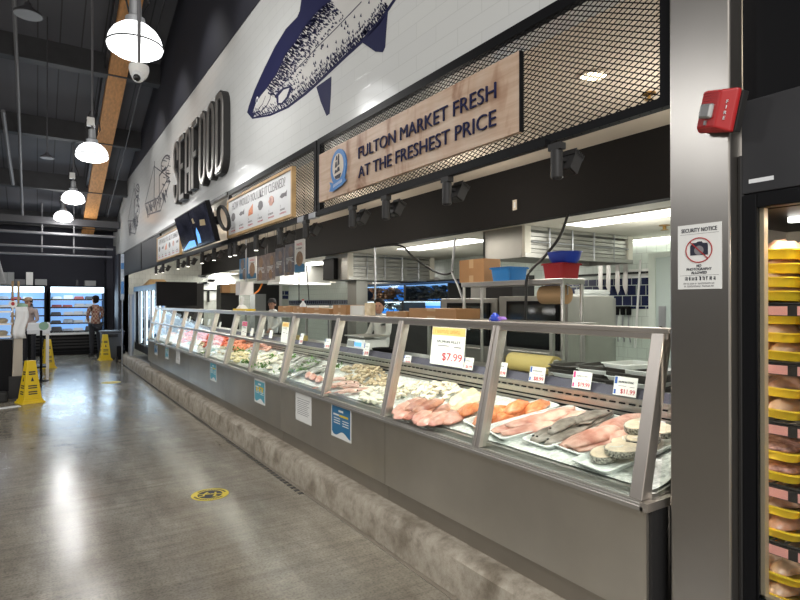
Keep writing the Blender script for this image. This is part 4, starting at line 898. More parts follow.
# scattering helpers for heaps on ice
def heap(pxbox, n, protos, label, cat, group, seed, rise=.05, flat=True, big=.95):
    r = random.Random(seed); x0, x1, y0, y1 = pxbox; used = set()
    for i in range(n):
        u, v = r.random(), r.random(); px, py = x0 + (x1 - x0) * u, y0 + (y1 - y0) * v
        p = fd(px, py); k = (1 - (2 * u - 1) ** 2) * (1 - (2 * v - 1) ** 2)
        if not (2.03 < p.x < 2.60): p.x = min(2.60, max(2.03, p.x))
        p.z = iz(p.x) + .004 + rise * k * r.uniform(.3, 1)
        q = protos[i % len(protos)]
        rot = TILT @ Euler((r.uniform(-.4, .4), r.uniform(-.4, .4), r.uniform(0, 6.28))).to_matrix()
        if q.name not in used and i < len(protos): o = q; used.add(q.name); o.location = p; o.rotation_euler = rot.to_euler()
        else: o = dup(q, p, rot)
        o.scale = (big * r.uniform(.8, 1.2),) * 3
        tag(o, label, cat, group)
def clam_proto(m, name='clam'):
    b = MB(); rs = []
    for i in range(7):
        t_ = -1 + 2 * i / 6; k = math.sqrt(max(0.02, 1 - t_ * t_)); rs.append([(.026 * k * math.cos(a * PI / 6) * (1.15 - .25 * math.sin(a * PI / 6)) + .004 * math.sin(a * PI / 6), .021 * k * math.sin(a * PI / 6), .012 * t_ + .01) for a in range(12)])
    b.rings(rs); return b.build(name, m, None, smooth='all')
def shrimp_proto(m, L=.07):
    b = MB(); pts = [(L * .4 * math.cos(t), L * .4 * math.sin(t), .01) for t in [PI * 1.25 * i / 8 for i in range(9)]]
    b.tube(pts, [.004, .010, .012, .0125, .012, .010, .008, .006, .003], 8); o = b.build('shrimp', m, None, smooth='all')
    b = MB(); e = Vector(pts[-1]); b.prism([e + Vector((0, 0, -.002)), e + Vector((-.012, -.018, -.002)), e + Vector((.0, -.022, -.002)), e + Vector((.012, -.016, -.002))], (0, 0, .003)); b.build('tail_fan', m, o)
    return o
def sprig(m, seed, s=.05, n=46):
    r = random.Random(seed); b = MB()
    for i in range(n):
        c = Vector((r.gauss(0, s * .5), r.gauss(0, s * .5), abs(r.gauss(.015, s * .3)))); a, e = r.uniform(0, 6.28), r.uniform(.2, 1.1); l = r.uniform(.014, .024)
        d = Vector((math.cos(a) * math.cos(e), math.sin(a) * math.cos(e), math.sin(e))); n_ = d.cross(Vector((0, 0, 1))).normalized() * l * .5
        b.prism([c - d * l, c + n_, c + d * l, c - n_], (0, 0, .002))
    return b.build('parsley_bunch', m, None)
def greens(pts, m='parsley', s=.075):
    for i, (px, py, w) in enumerate(pts):
        p = fd(px, py, .03); p.x = min(2.6, p.x); o = sprig(m, int(px), s); o.location = (p.x, p.y, iz(p.x) + .02); o.rotation_euler = (0, 0, i); tag(o, w, 'parsley')
# second bay: pale shells, reddish fillets, cream fillets
cl = [clam_proto('clam_pale'), clam_proto('white_flesh', 'clam')]
heap((398, 462, 384, 399), 120, cl, 'pale whelk-like shell in the heap under the $7.99 card', 'shellfish', 'pale shells heaped under the big price card', 11, .05)
for i, (px, py, m, l, da) in enumerate(((408, 413, 'pink_flesh', .2, .6), (416, 409, 'red_flesh', .2, .4), (430, 410, 'red_flesh', .22, .3), (440, 414, 'red_flesh', .18, .2), (452, 418, 'pink_flesh', .2, .5), (436, 419, 'pink_flesh', .22, .3), (424, 417, 'pink_flesh', .22, .5), (432, 406, 'pink_flesh', .2, .7), (420, 414, 'red_flesh', .2, .2), (446, 420, 'pink_flesh', .2, .1), (404, 409, 'pink_flesh', .2, .9), (447, 411, 'pink_flesh', .18, .9), (412, 404, 'pink_flesh', .16, .3))):
    p = fd(px, py); o = piece('fish_fillet', m, l * 1.25, .16, .034, 80 + i); o.location = (p.x, p.y, iz(p.x) + .006 + .02 * (i in (1, 2))); o.rotation_euler = (TILT @ Matrix.Rotation(da, 3, 'Z')).to_euler()
    red = m == 'red_flesh'; tag(o, ('deep reddish fillet on ice in front of the pale shells' if red else 'pink fillet around the reddish fillets in front of the pale shells'), 'fish fillet', 'reddish fillets on ice' if red else 'pink fillets on ice')
for i, (px, py, l, da, m) in enumerate(((459, 402, .2, .3, 'cream_flesh'), (468, 398, .2, .6, 'cream_flesh'), (472, 406, .2, .2, 'cream_flesh'), (463, 410, .18, .1, 'cream_flesh'), (478, 401, .2, .5, 'cream_flesh'), (471, 414, .16, .4, 'salmon'))):
    p = fd(px, py); o = piece('fish_fillet', m, l * 1.2, .14, .045, 95 + i); o.location = (p.x, p.y, iz(p.x) + .008 + .006 * (i % 3)); o.rotation_euler = (TILT @ Matrix.Rotation(da, 3, 'Z')).to_euler()
    tag(o, 'cream coloured fillet just left of the doubled post' if m != 'salmon' else 'single orange fillet at the foot of the cream fillets, left of the doubled post', 'fish fillet', 'cream fillets on ice' if m != 'salmon' else None)
# third bay: brown clams, white scallops, pink whole fish
heap((342, 386, 366, 386), 125, [clam_proto('clam'), clam_proto('clam', 'clam')], 'brown clam in the big heap below the weighing scale', 'shellfish', 'brown clams heaped below the scale', 12, .06)
heap((362, 388, 388, 404), 75, [clam_proto('white_flesh', 'scallop')], 'whitish shellfish in front of the brown clam heap', 'shellfish', 'whitish shellfish in front of the clams', 13, .02)
wp_ = whole_fish(.30, 'fish_pink', 'pink_flesh')
for i, (px, py, da) in enumerate(((336, 381, .2), (343, 385, .3), (350, 388, .1), (357, 392, .3), (334, 387, .4), (346, 393, .2))):
    p = fd(px, py); o = wp_ if i == 0 else dup(wp_, (0, 0, 0)); o.location = (p.x, p.y, iz(p.x) + .006); o.rotation_euler = (TILT @ Matrix.Rotation(1.9 + da, 3, 'Z')).to_euler(); tag(o, 'pinkish whole fish in front of the brown clams', 'fish', 'pink whole fish')
# fourth bay: silver whole fish with parsley
ws = whole_fish(.34, 'fish_silver', 'fish_dark')
for i, (px, py, da) in enumerate(((293, 361, .1), (300, 359, .3), (308, 361, .0), (316, 364, .2), (297, 367, .4), (306, 369, .1), (315, 371, .3), (322, 371, .0), (301, 375, .2), (293, 371, .1))):
    p = fd(px, py); o = ws if i == 0 else dup(ws, (0, 0, 0)); o.location = (p.x, p.y, iz(p.x) + .006 + .004 * (i % 3)); o.rotation_euler = (TILT @ Matrix.Rotation(.3 + da, 3, 'Z')).to_euler(); tag(o, 'silver whole fish on ice among the parsley of the fourth bay', 'fish', 'silver whole fish with parsley')
for i, (px, py) in enumerate(((312, 378), (319, 380), (308, 376))):
    p = fd(px, py); o = piece('fish_fillet', 'pink_flesh', .2, .09, .03, 130 + i); o.location = (p.x, p.y, iz(p.x) + .008); o.rotation_euler = (TILT @ Matrix.Rotation(1.2, 3, 'Z')).to_euler(); tag(o, 'pink fillet at the glass in front of the silver fish', 'fish fillet', 'pink fillets before the silver fish')
greens([(336, 366, 'green parsley bunch at the left edge of the brown clam heap'), (312, 362, 'big green parsley bunch among the silver fish'), (301, 369, 'parsley bunch at the front of the silver fish'), (292, 356, 'parsley bunch behind the silver fish, by the case joint'), (286, 371, 'small parsley bunch low by the case joint')])
# middle case: squid and white fillets, scallops, shrimp
q = [piece('white_fillet', 'white_flesh', .24, .06, .03, 150), piece('white_fillet', 'white_flesh', .2, .07, .03, 151)]
heap((252, 283, 352, 370), 26, q, 'long white fillet in the second bay with parsley, left of the case joint', 'fish fillet', 'long white fillets', 14, .03)
greens([(270, 357, 'large parsley bunch on the long white fillets'), (263, 366, 'parsley bunch at the front of the long white fillets'), (254, 352, 'parsley bunch behind the post left of the white fillets')])
heap((252, 272, 344, 351), 30, [clam_proto('pink_flesh', 'fish_piece')], 'pinkish cut piece behind the long white fillets', 'seafood', 'pinkish pieces behind the white fillets', 15, .03, big=1.3)
heap((228, 248, 353, 362), 50, [clam_proto('scallop', 'scallop')], 'yellowish scallop heaped left of the long white fillets', 'shellfish', 'yellowish scallops', 16, .04, big=1.2)
sh = shrimp_proto('shrimp_pale', .1); heap((227, 250, 342, 350), 45, [sh], 'pale orange shrimp behind the yellowish scallops', 'shrimp', 'pale orange shrimp', 17, .05, big=1.2)
greens([(240, 351, 'parsley between pale shrimp and scallops'), (231, 349, 'parsley left of the pale shrimp'), (246, 362, 'parsley before the yellowish scallops')])
sr = shrimp_proto('shrimp', .1)
heap((203, 228, 335, 346), 60, [sr], 'bright red shrimp in the heap of the seventh bay', 'shrimp', 'red shrimp, nearer heap', 18, .06, big=1.3)
heap((206, 224, 347, 355), 30, [clam_proto('clam_pale', 'scallop')], 'pale shellfish in front of the nearer red shrimp', 'shellfish', 'pale shellfish before the red shrimp', 19, .03, big=1.2)
greens([(213, 350, 'parsley before the nearer red shrimp heap'), (206, 352, 'lettuce-like green left of the pale shellfish')], 'lettuce')
heap((185, 205, 332, 343), 55, [dup(sr, (0, 0, 0))], 'bright red shrimp in the farther heap by the fourth far post', 'shrimp', 'red shrimp, farther heap', 20, .05, big=1.4)
heap((190, 203, 341, 346), 20, [clam_proto('scallop', 'scallop')], 'pale shellfish before the farther red shrimp', 'shellfish', 'pale shellfish before the farther shrimp', 21, .03, big=1.3)
greens([(193, 343, 'green leaves before the farther red shrimp heap')], 'lettuce')
heap((168, 186, 326, 336), 40, [clam_proto('white_flesh', 'fish_piece'), clam_proto('pink_flesh', 'fish_piece')], 'pale seafood piece in the farthest filled bay', 'seafood', 'pale pieces in the farthest bays', 22, .04, big=1.6)
# ------------------------------------------------------------------ on the service shelf behind the glass
def bxo(name, label, cat, c, d, m, rz=0, bevel=.003, group=None):
    b = MB(); b.bc((0, 0, d[2] / 2), d); o = b.build(name, m, None, bevel=bevel); o.location = c; o.rotation_euler = (0, 0, rz); return tag(o, label, cat, group)
SZ = 1.046
# yellowish paper roll lying along the counter
pa, pb = atX(512, 360, 2.98), atX(556, 364, 2.98); ym = (pa.y + pb.y) / 2; ln = abs(pa.y - pb.y)
t = thing('paper_roll', 'roll of yellowish wrapping paper lying behind the $8.99 card', 'paper roll', (2.98, ym, SZ + .068))
b = MB(); b.lathe([(.066, -ln / 2), (.066, ln / 2)], seg=24, ax='y'); b.build('paper', 'kraft_yellow', t, smooth=True)
b = MB(); b.lathe([(.045, -ln / 2 - .004), (.045, -ln / 2 - .001), (.02, -ln / 2 - .001), (.02, -ln / 2 - .004)], seg=16, ax='y'); b.build('core', 'white', t, smooth=True)
for k, s in enumerate((-1, 1)):
    b = MB(); b.bx(-.06, .06, s * (ln / 2 + .03) - .004, s * (ln / 2 + .03) + .004, -.067, .04); b.tube([(0, s * (ln / 2 - .01), 0), (0, s * (ln / 2 + .03), 0)], .012, 8); b.build('roll_holder', 'steel_hood', t)
# stacks of foam trays
tr0 = None; sr_ = random.Random(31)
tm = tray_mb(.26, .19, .022)
base = tm.build('foam_tray', 'tray_dark', None, smooth=True); white = tray_mb(.26, .19, .022).build('foam_tray', 'tray_white', None, smooth=True)
used = set()
for s, (px, n) in enumerate(((578, 4), (606, 5), (632, 6), (652, 5))):
    y = YX(px, 2.98)
    for i in range(n):
        pr = white if (i + s) % 3 == 1 else base
        o = pr if pr.name not in used else dup(pr, (0, 0, 0)); used.add(pr.name)
        o.location = (2.95 + sr_.uniform(-.015, .015), y + sr_.uniform(-.02, .02), SZ + .012 * i); o.rotation_euler = (0, 0, PI / 2 * 0 + sr_.uniform(-.12, .12))
        o.location.z = SZ + .024 * i
        tag(o, '%s foam tray in the low stacks behind the price cards near the end post' % ('white' if pr is white else 'dark grey'), 'tray', 'white foam trays in stacks' if pr is white else 'dark foam trays in stacks')
# scale with blue display
p = atX(367, 350, 2.93)
t = thing('weighing_scale', 'white counter scale with a blue display behind the glass', 'scale', (2.93, p.y, SZ))
b = MB(); b.taper((0, 0, .02), (.30, .40), (.26, .36), .10); b.build('body', 'white', t, bevel=.01)
b = MB(); b.bx(-.16, .16, -.21, .21, .145, .158); b.bx(-.05, .05, -.05, .05, .12, .145); b.build('platter', 'steel_bright', t, bevel=.004)
b = MB(); b.bx(-.151, -.140, -.13, .0, .05, .09); b.build('display', 'screen_blue', t)
b = MB(); b.bx(-.152, -.140, .02, .16, .04, .1); b.build('keypad', 'board_grey', t)
b = MB()
for sx in (-.1, .1):
    for sy in (-.15, .15): b.lathe([(.018, 0), (.018, .021)], (sx, sy, 0), 10)
b.build('foot', 'rubber', t)
# dark round pan beside scale, ochre board
y = YX(384, 2.9); t = thing('round_pan', 'black round pan right of the counter scale', 'pan', (2.9, y, SZ)); b = MB(); b.lathe([(.09, 0), (.12, .05), (.125, .05), (.1, .006), (0, .006)], seg=20); b.build('bowl', 'black', t, smooth=True); b = MB(); b.tube([(0, -.12, .045), (0, -.26, .06)], .01, 8); b.build('handle', 'black', t, smooth=True)
bxo('bread_box', 'small pale bread-coloured box beside the left price cards', 'box', (2.9, YX(300, 2.9), SZ), (.14, .2, .07), 'kraft_yellow')
bxo('steel_bin', 'steel food pan at the right of the paper roll', 'pan', (3.0, YX(566, 3.0), SZ), (.2, .14, .06), 'steel_hood')
t = thing('plastic_tub', 'pale green plastic tub by the end post', 'tub', (3.02, YX(640, 3.02), SZ + .024 * 6 + .0)); b = MB(); b.lathe([(.05, 0), (.065, .06), (.068, .06), (.06, .012), (0, .012)], seg=16); b.build('tub', 'green_pale', t, smooth=True); t.location = (3.08, YX(644, 3.08), SZ + .004)
# blue cloth on the rail
p = atX(497, 316.5, 2.135); t = thing('blue_cap', 'crumpled blue cap lying on the top rail over the doubled post', 'cap', (2.12, p.y, GZ1 + .017))
b = MB(); rs = []
for r_, z in ((.038, 0), (.04, .012), (.028, .03), (.012, .042)): rs.append([(r_ * math.cos(a * PI / 7) * (1 + .1 * math.sin(3 * a)) * .62, r_ * math.sin(a * PI / 7), z + .004 * math.sin(2.3 * a)) for a in range(14)])
b.rings(rs); b.build('crown', 'royal_plastic', t, smooth='all')
b = MB(); b.prism([(-.01, -.035, .002), (.02, -.07, .01), (.02, -.05, .022), (-.01, -.03, .02)], (.004, 0, .004)); b.build('purple_tie', 'purple_paper', t)
# cardboard boxes along the back edge, seen over the rail
def carton(px0, px1, ytop, X, z0, dep, label, group=None, tapev=True, name='cardboard_box'):
    a, c = atX(px0, ytop, X), atX(px1, ytop, X); z0 = max(z0, 1.391); zt = max((a.z + c.z) / 2, 1.44); w = abs(a.y - c.y); h = zt - z0
    t = thing(name, label, 'box', (X + dep / 2, (a.y + c.y) / 2, z0), group=group)
    b = MB(); b.bx(-dep / 2, dep / 2, -w / 2, w / 2, 0, h); b.build('carton', 'cardboard', t, bevel=.004)
    b = MB(); b.bx(-dep / 2 - .001, dep / 2 + .001, -w * .09, w * .09, h * .72, h + .001); b.bx(-dep / 2 - .001, dep / 2, -w * .09, w * .09, 0, h * .25); b.build('tape', 'tape', t)
    return t
b = MB(); b.bx(3.24, 3.7, 2.8, 10.4, 1.36, 1.39); 
for y in (2.9, 5.0, 7.5, 10.3):
    for x in (3.28, 3.66): b.bx(x - .015, x + .015, y - .015, y + .015, 0, 1.36)
tag(b.build('serving_shelf', 'steel_hood'), 'long steel over-shelf on legs behind the seafood cases', 'shelf')
carton(409, 456, 308.5, 3.3, 1.391, .3, 'long flat cardboard box behind the rail in front of the fish tanks')
carton(386, 406, 311.5, 3.3, 1.391, .3, 'cardboard box between the worker with black hair and the long box')
carton(333, 346, 305, 3.3, 1.391, .3, 'tall narrow cardboard box behind the rail beside the grey hood column')
carton(305, 329, 308.5, 3.3, 1.391, .3, 'cardboard box with white papers on top, left of the narrow box')
carton(293, 303, 307, 3.3, 1.391, .3, 'small cardboard box under the hanging bottle')
carton(278, 291, 306, 3.5, 1.391, .3, 'cardboard box right of the worker in the cap')
for k, (px, X, w) in enumerate(((318, 3.42, .3), (356, 3.45, .5), (342, 3.6, .25))):
    a = atX(px, 305.5, X); bxo('paper_stack', ('white papers on the cardboard box', 'pale wrapping sheets beside the worker with black hair', 'white paper pile by the grey column')[k], 'paper', (X, a.y, 1.391 if k != 0 else a.z - .03), (.18, w, max(.03, a.z - 1.391) if k else .03), 'paper', .2)
y = YX(370, 3.4); z = atX(370, 303, 3.4).z; bxo('yellow_pad', 'upright pale yellow pad beside the worker with black hair', 'pad', (3.4, y, 1.391), (.1, .09, z - 1.391), 'cream_flesh', .3)
# ------------------------------------------------------------------ rack with crates and bowls
XR = 3.95; XD = .30
a, c = atX(461, 283.2, XR), atX(562, 277.5, XR); zs = (a.z + c.z) / 2; ya, yb = a.y, YX(563, XR)
t = thing('storage_rack', 'steel rack behind the counter carrying crates and bowls', 'rack', (XR + XD / 2, (ya + yb) / 2, 0))
b = MB(); b.bx(XR, XR + XD, yb, ya, zs - .05, zs); wb(b, 'shelf_board', 'steel_bright', t, bevel=.004)
for x in (XR + .02, XR + XD - .02):
    for y in (ya - .03, yb + .02): b = MB(); b.tube([(x, y, 0), (x, y, zs - .05)], .018, 10); wb(b, 'upright', 'steel_bright', t, smooth=True)
b = MB(); b.bx(XR, XR + XD, yb, ya, .75, .78); wb(b, 'shelf_board', 'steel_bright', t)
zt = zs + .001
pc = (atX(460, 270, XR + .05), atX(484.5, 270, XR + .05)); w = pc[0].y - pc[1].y
t = thing('cardboard_box', 'brown taped cardboard box at the left end of the steel rack', 'box', (XR + .16, (pc[0].y + pc[1].y) / 2, zt)); h = atX(472, 259.5, XR + .05).z - zt
b = MB(); b.bx(-.12, .12, -w / 2, w / 2, 0, h); b.build('carton', 'cardboard', t, bevel=.003)
b = MB(); b.bx(-.121, .121, -.035, .035, h * .62, h + .001); b.build('tape', 'tape', t)
b = MB(); b.bx(-.121, .12, -.035, .035, .002, h * .3); b.build('tape', 'tape', t)
bxo('cardboard_box', 'narrow pale carton edge between taped box and blue crate', 'box', (XR + .20, YX(489.5, XR + .15), zt), (.18, .05, h * .9), 'tape')
def basin(px0, px1, ytop, z0, m, label, round_=False, name='plastic_basin'):
    xa, xb = XR + .015, XR + XD - .015
    yl, yr = YX(px0, xa), YX(px1, xb); w = .33 if round_ else yl - yr; zt_ = atX((px0 + px1) / 2, ytop, XR + .1).z; h = zt_ - z0
    t = thing(name, label, 'basin', ((xa + xb) / 2, (yl + yr) / 2, z0))
    if round_:
        b = MB(); b.lathe([(w * .36, 0), (w * .44, h * .3), (w * .5, h * .9), (w * .52, h * .93), (w * .52, h), (w * .48, h), (w * .42, h * .3), (w * .34, .012), (0, .012)], seg=24, sc=(.8, 1)); b.build('bowl', m, t, smooth=True)
    else:
        l = xb - xa; b = tray_mb(l * .88, w * .86, h, .01, .03, 1.12); b.build('basin_body', m, t, smooth=True)
        b = MB(); b.rings([[(sx * l * .505, sy * w * .50, z) for sx, sy in ((-1, -1), (1, -1), (1, 1), (-1, 1))] for z in (h * .9, h * .99)], True, False); o = b.build('rim_band', m, t); so = o.modifiers.new('thick', 'SOLIDIFY'); so.thickness = .006
    return t
basin(489.5, 529, 267.5, zt, 'blue_plastic', 'blue plastic crate on the steel rack right of the cardboard box')
basin(541, 582, 263.5, zt, 'red_plastic', 'red plastic basin at the right end of the steel rack')
zr = atX(561, 263.5, XR + .1).z
t = basin(549, 580, 251.5, zr + .002, 'royal_plastic', 'deep blue plastic bowl stacked on the red basin', True)
# ovens and counters under the hoods
def oven(px0, px1, X, ytop, label):
    a, c = atX(px0, ytop, X), atX(px1, ytop, X); w = a.y - c.y; h = (a.z + c.z) / 2
    t = thing('steel_oven', label, 'oven', (X + .4, (a.y + c.y) / 2, 0))
    b = MB(); b.bx(-.4, .4, -w / 2, w / 2, .05, h); b.build('body', 'steel_hood', t, bevel=.008)
    b = MB(); b.bx(-.425, -.4, -w * .4, w * .36, h - .62, h - .06); d = b.build('door', 'black', t, bevel=.006)
    b = MB(); b.bx(-.428, -.425, -w * .36, w * .32, h - .58, h - .10); b.build('oven_window', 'oven_window', d)
    b = MB(); b.tube([(-.45, -w * .3, h - .66), (-.45, w * .3, h - .66)], .012, 8); b.build('handle', 'steel_bright', d, smooth=True)
    b = MB()
    for sx in (-.35, .35):
        for sy in (-1, 1): b.lathe([(.03, 0), (.03, .05)], (sx, sy * w * .44, 0), 8)
    b.build('foot', 'rubber', t)
    return t
o1 = oven(441, 497, 4.9, 298.5, 'steel oven with dark window behind the left half of the rack')
o2 = oven(499, 568, 4.9, 296.0, 'steel oven with dark window behind the right half of the rack')
zo = atX(534, 296, 4.9).z
bxo('slicing_machine', 'black slanted machine on the left oven top behind the rack', 'machine', (5.25, YX(507, 5.2), atX(470, 298.5, 4.9).z + .001), (.4, .5, .3), 'charcoal')
bxo('steel_box', 'tall grey steel cabinet standing on the left oven', 'cabinet', (5.3, YX(487, 5.3), atX(470, 298.5, 4.9).z + .001), (.3, .35, .33), 'steel_hood')
y1_, y0_ = YX(538, 4.03), YX(561.5, 4.03); ln = y1_ - y0_
t = thing('paper_roll', 'large brown kraft paper roll slung under the red basin', 'paper roll', (4.10, (y0_ + y1_) / 2, zs - .05 - .098))
b = MB(); b.lathe([(.088, -ln / 2), (.088, ln / 2)], seg=26, ax='y'); b.build('paper', 'kraft', t, smooth=True)
b = MB(); b.lathe([(.03, -ln / 2 - .003), (.03, -ln / 2 + .001), (.0, -ln / 2 + .001)], seg=14, ax='y', cap=False); b.build('core', 'tape', t)
for sg in (-1, 1):
    b = MB(); b.tube([(0, sg * (ln / 2 - .01), 0), (0, sg * (ln / 2 + .012), 0), (0, sg * (ln / 2 + .012), .097)], .006, 6); b.build('hanger', 'galv', t, smooth=True)
# pale long steel worktop and cupboard to the right of the ovens
a, c = atX(569, 298, 5.75), atX(600, 298, 5.75); c.y = YX(615.5, 6.55)
t = thing('prep_cabinet', 'grey steel cabinet with pale boards on it, left of the kitchen door', 'cabinet', (6.16, (a.y + c.y) / 2, 0)); w = a.y - c.y; h = a.z
b = MB(); b.bx(-.4, .4, -w / 2, w / 2, .04, h); b.build('body', 'steel_hood', t, bevel=.005); b = MB(); b.bx(-.38, .38, -w / 2 + .02, w / 2 - .02, 0, .04); b.build('plinth', 'rubber', t)
for i in range(4): bxo('cutting_board', 'pale cutting board in the flat stack on the grey steel cabinet', 'cutting board', (6.13 + .01 * i, (a.y + c.y) / 2 + .02 * (i % 2), h + .001 + .028 * i), (.6, w * .85, .026), 'tray_white', .02 * (i - 1.5), group='cutting boards in a stack')
# hoods
def hood(X, Y, X1, Y1, zb, label):
    t = thing('exhaust_hood', label, 'hood', ((X + X1) / 2, (Y + Y1) / 2, zb)); w, l = X1 - X, Y1 - Y; h = 2.455 - zb
    b = MB(); b.bx(-w / 2, -w / 2 + .03, -l / 2, l / 2, 0, h); b.bx(w / 2 - .03, w / 2, -l / 2, l / 2, 0, h); b.bx(-w / 2, w / 2, l / 2 - .03, l / 2, 0, h); b.bx(-w / 2 + .03, w / 2 - .03, -l / 2, l / 2 - .03, h - .03, h); b.bx(-w / 2, w / 2, -l / 2 - .02, -l / 2, h - .04, h); b.bx(-w / 2, w / 2, -l / 2 - .03, -l / 2 + .03, 0, .05); b.build('canopy', 'steel_hood', t)
    b = MB(); b.bx(-w / 2 - .001, -w / 2 + .1, -l / 2 - .025, -l / 2 + .02, 0, h); b.build('corner_post', 'kitchen_ceiling', t)
    b = MB(); b.bx(w / 2 - .1, w / 2 + .001, -l / 2 - .025, -l / 2 + .02, 0, h); b.build('corner_post', 'kitchen_ceiling', t)
    b = MB()
    for k in range(5): b.bx(-w / 2 + .1, w / 2 - .1, -l / 2 + .0, -l / 2 + .012, .06 + k * (h - .12) / 5, .06 + (k + .82) * (h - .12) / 5)
    b.build('filter', 'steel_hood', t)
    b = MB()
    for k in range(1, 5): b.tube([(-w / 2 + k * w / 5, -l / 2 - .03, .0), (-w / 2 + k * w / 5, -l / 2 - .03, h)], .010, 6)
    b.tube([(-w / 2 + .1, -l / 2 - .03, h * .5), (w / 2 - .1, -l / 2 - .03, h * .52)], .008, 6); b.build('pipework', 'galv', t, smooth=True)
    return t
hood(4.78, 4.66, 6.86, 5.36, 2.085, 'pale steel exhaust hood hanging over the ovens, nearer of the two')
h2 = hood(4.75, 9.0, 6.7, 9.95, 1.97, 'darker steel exhaust hood farther back, above the fish tanks')
bxo('wall_speaker', 'black square loudspeaker on the end of the farther hood', 'speaker', (4.70, 9.62, 1.985), (.09, .46, .40), 'black')
b = MB(); b.bx(4.98, 5.22, 9.1, 9.45, 0, 1.969); tag(b.build('support_column', 'steel_hood'), 'grey square column below the farther exhaust hood', 'column')
p, q = atY(280, 272, 12.6), atY(330, 272, 12.6)
t = thing('duct_box', 'long pale ventilation box left of the farther hood', 'duct', ((p.x + q.x) / 2, 13.0, 1.99)); w = q.x - p.x
b = MB(); b.bx(-w / 2, w / 2, -.4, .4, .05, .435); b.build('duct_body', 'steel_hood', t)
b = MB(); b.bx(-w / 2 - .02, w / 2 + .02, -.42, .42, 0, .05); b.build('edge_trim', 'white', t)
b = MB(); b.bx(w / 2, w / 2 + .15, -.43, .40, .05, .435); b.build('end_cap', 'kitchen_ceiling', t)
# strip lights in the kitchen ceiling
def ceil_light(px, py, lx, ly, label, e=17):
    p = atZ(px, py, 2.455)
    t = thing('ceiling_light', label, 'light', (p.x, p.y, 2.46)); b = MB(); b.bx(-lx / 2, lx / 2, -ly / 2, ly / 2, -.012, 0); b.build('frame', 'kitchen_ceiling', t)
    b = MB(); b.bx(-lx / 2 + .03, lx / 2 - .03, -ly / 2 + .03, ly / 2 - .03, -.02, -.012); b.build('diffuser', 'panel_glow', t)
    light('kitchen_lamp_and_fill', 'AREA', (p.x, p.y, 2.42), e, (1, .99, .93), lx, sy=ly)
ceil_light(632, 217, .45, 1.5, 'long ceiling light panel in the kitchen right beside the pillar')
ceil_light(652, 239.5, .5, 1.6, 'second kitchen ceiling light, lower in view beside the pillar')
ceil_light(441, 244.5, .5, 1.9, 'kitchen ceiling light panel between the two exhaust hoods')
ceil_light(312, 263.5, .6, 1.5, 'far kitchen ceiling light left of the farther hood', 36)
ceil_light(222, 274, .6, 1.6, 'farthest kitchen ceiling light near the hanging menus', 36)
# knives and tools on a rail on the back wall
t = thing('tool_rail', 'black rail on the kitchen wall left of the door', 'rail', (7.16, atX(612, 274, 7.16).y, atX(612, 274, 7.16).z)); b = MB(); b.bx(-.01, .035, -.75, .75, -.015, .015); b.build('rail', 'charcoal', t)
for k, px in enumerate((601, 609, 618, 626)):
    p = atX(px, 266, 7.13); t = thing('kitchen_knife', 'long steel knife hanging from the black wall rail, %s from the left' % ('first', 'second', 'third', 'fourth')[k], 'knife', (7.12, p.y, p.z)); l = .42
    b = MB(); b.prism([(0, -.035, .05), (0, .035, .05), (0, .045, -l + .12), (0, .0, -l), (0, -.03, -l + .06)], (.006, 0, 0)); b.build('blade', 'steel_bright', t); b = MB(); b.bx(-.006, .012, -.018, .018, .05, .18); b.build('handle', 'black', t, bevel=.004)
for k, px in enumerate((616, 622, 628)):
    p = atX(px, 311, 7.1); t = thing('spray_gun', 'black hose spray gun on the white kitchen wall, %s of three' % ('left', 'middle', 'right')[k], 'spray gun', (7.12, p.y, p.z)); b = MB(); b.bc((0, 0, 0), (.06, .05, .12)); b.bc((0, .04, .05), (.05, .12, .04)); b.build('body', 'black', t, bevel=.01); b = MB(); b.tube([(0, 0, -.05), (.02, .02, -.2), (.02, -.01, -.45)], .012, 6); b.build('hose', 'galv', t, smooth=True)
p = atX(632, 285, 7.1); b = MB(); b.tube([(7.17, p.y, .9), (7.12, p.y - .12, 2.15)], .016, 8); tag(b.build('broom_stick', 'white', smooth=True), 'white stick leaning on the kitchen wall beside the knives', 'stick')
p = atX(642, 283, 7.195); bxo('wall_notice', 'pale sheet on the kitchen wall beside the door', 'notice', (7.195, p.y, p.z - .2), (.006, .42, .4), 'paper')
# wiring: black sagging hose, coiled hose to the rack
def rope(name, pts, r, m, label, cat='cable'):
    b = MB(); P = [Vector(p) for p in pts]; Q = []
    for i in range(len(P) - 1):
        p0, p1, p2, p3 = P[max(0, i - 1)], P[i], P[i + 1], P[min(len(P) - 1, i + 2)]
        for k in range(6):
            u = k / 6; Q.append(.5 * ((2 * p1) + (p2 - p0) * u + (2 * p0 - 5 * p1 + 4 * p2 - p3) * u * u + (3 * p1 - p0 - 3 * p2 + p3) * u ** 3))
    Q.append(P[-1]); b.tube(Q, r, 6); return tag(b.build(name, m, smooth=True), label, cat)
rope('hanging_hose', [atX(568, 214, 4.25), atX(560, 236, 4.1), atX(545, 256, 4.0), atX(528, 275, 3.93), atX(526, 300, 3.92), atX(525, 324, 3.92)], .014, 'cable', 'black coiled hose slanting down from the fascia to the rack')
rope('hanging_cable', [atX(375, 247, 4.35), atX(400, 245.5, 4.35), atX(413, 257, 4.4), atX(432, 270, 4.5), atX(445, 274.5, 4.5), atX(453, 272, 4.5)], .014, 'cable', 'thick black cable sagging under the fascia')
rope('drop_pole', [atX(375, 246, 4.35), atX(375.2, 280, 4.35), atX(375.5, 330, 4.35)], .013, 'galv', 'thin grey pole hanging from the fascia before the fish tanks', 'pole')
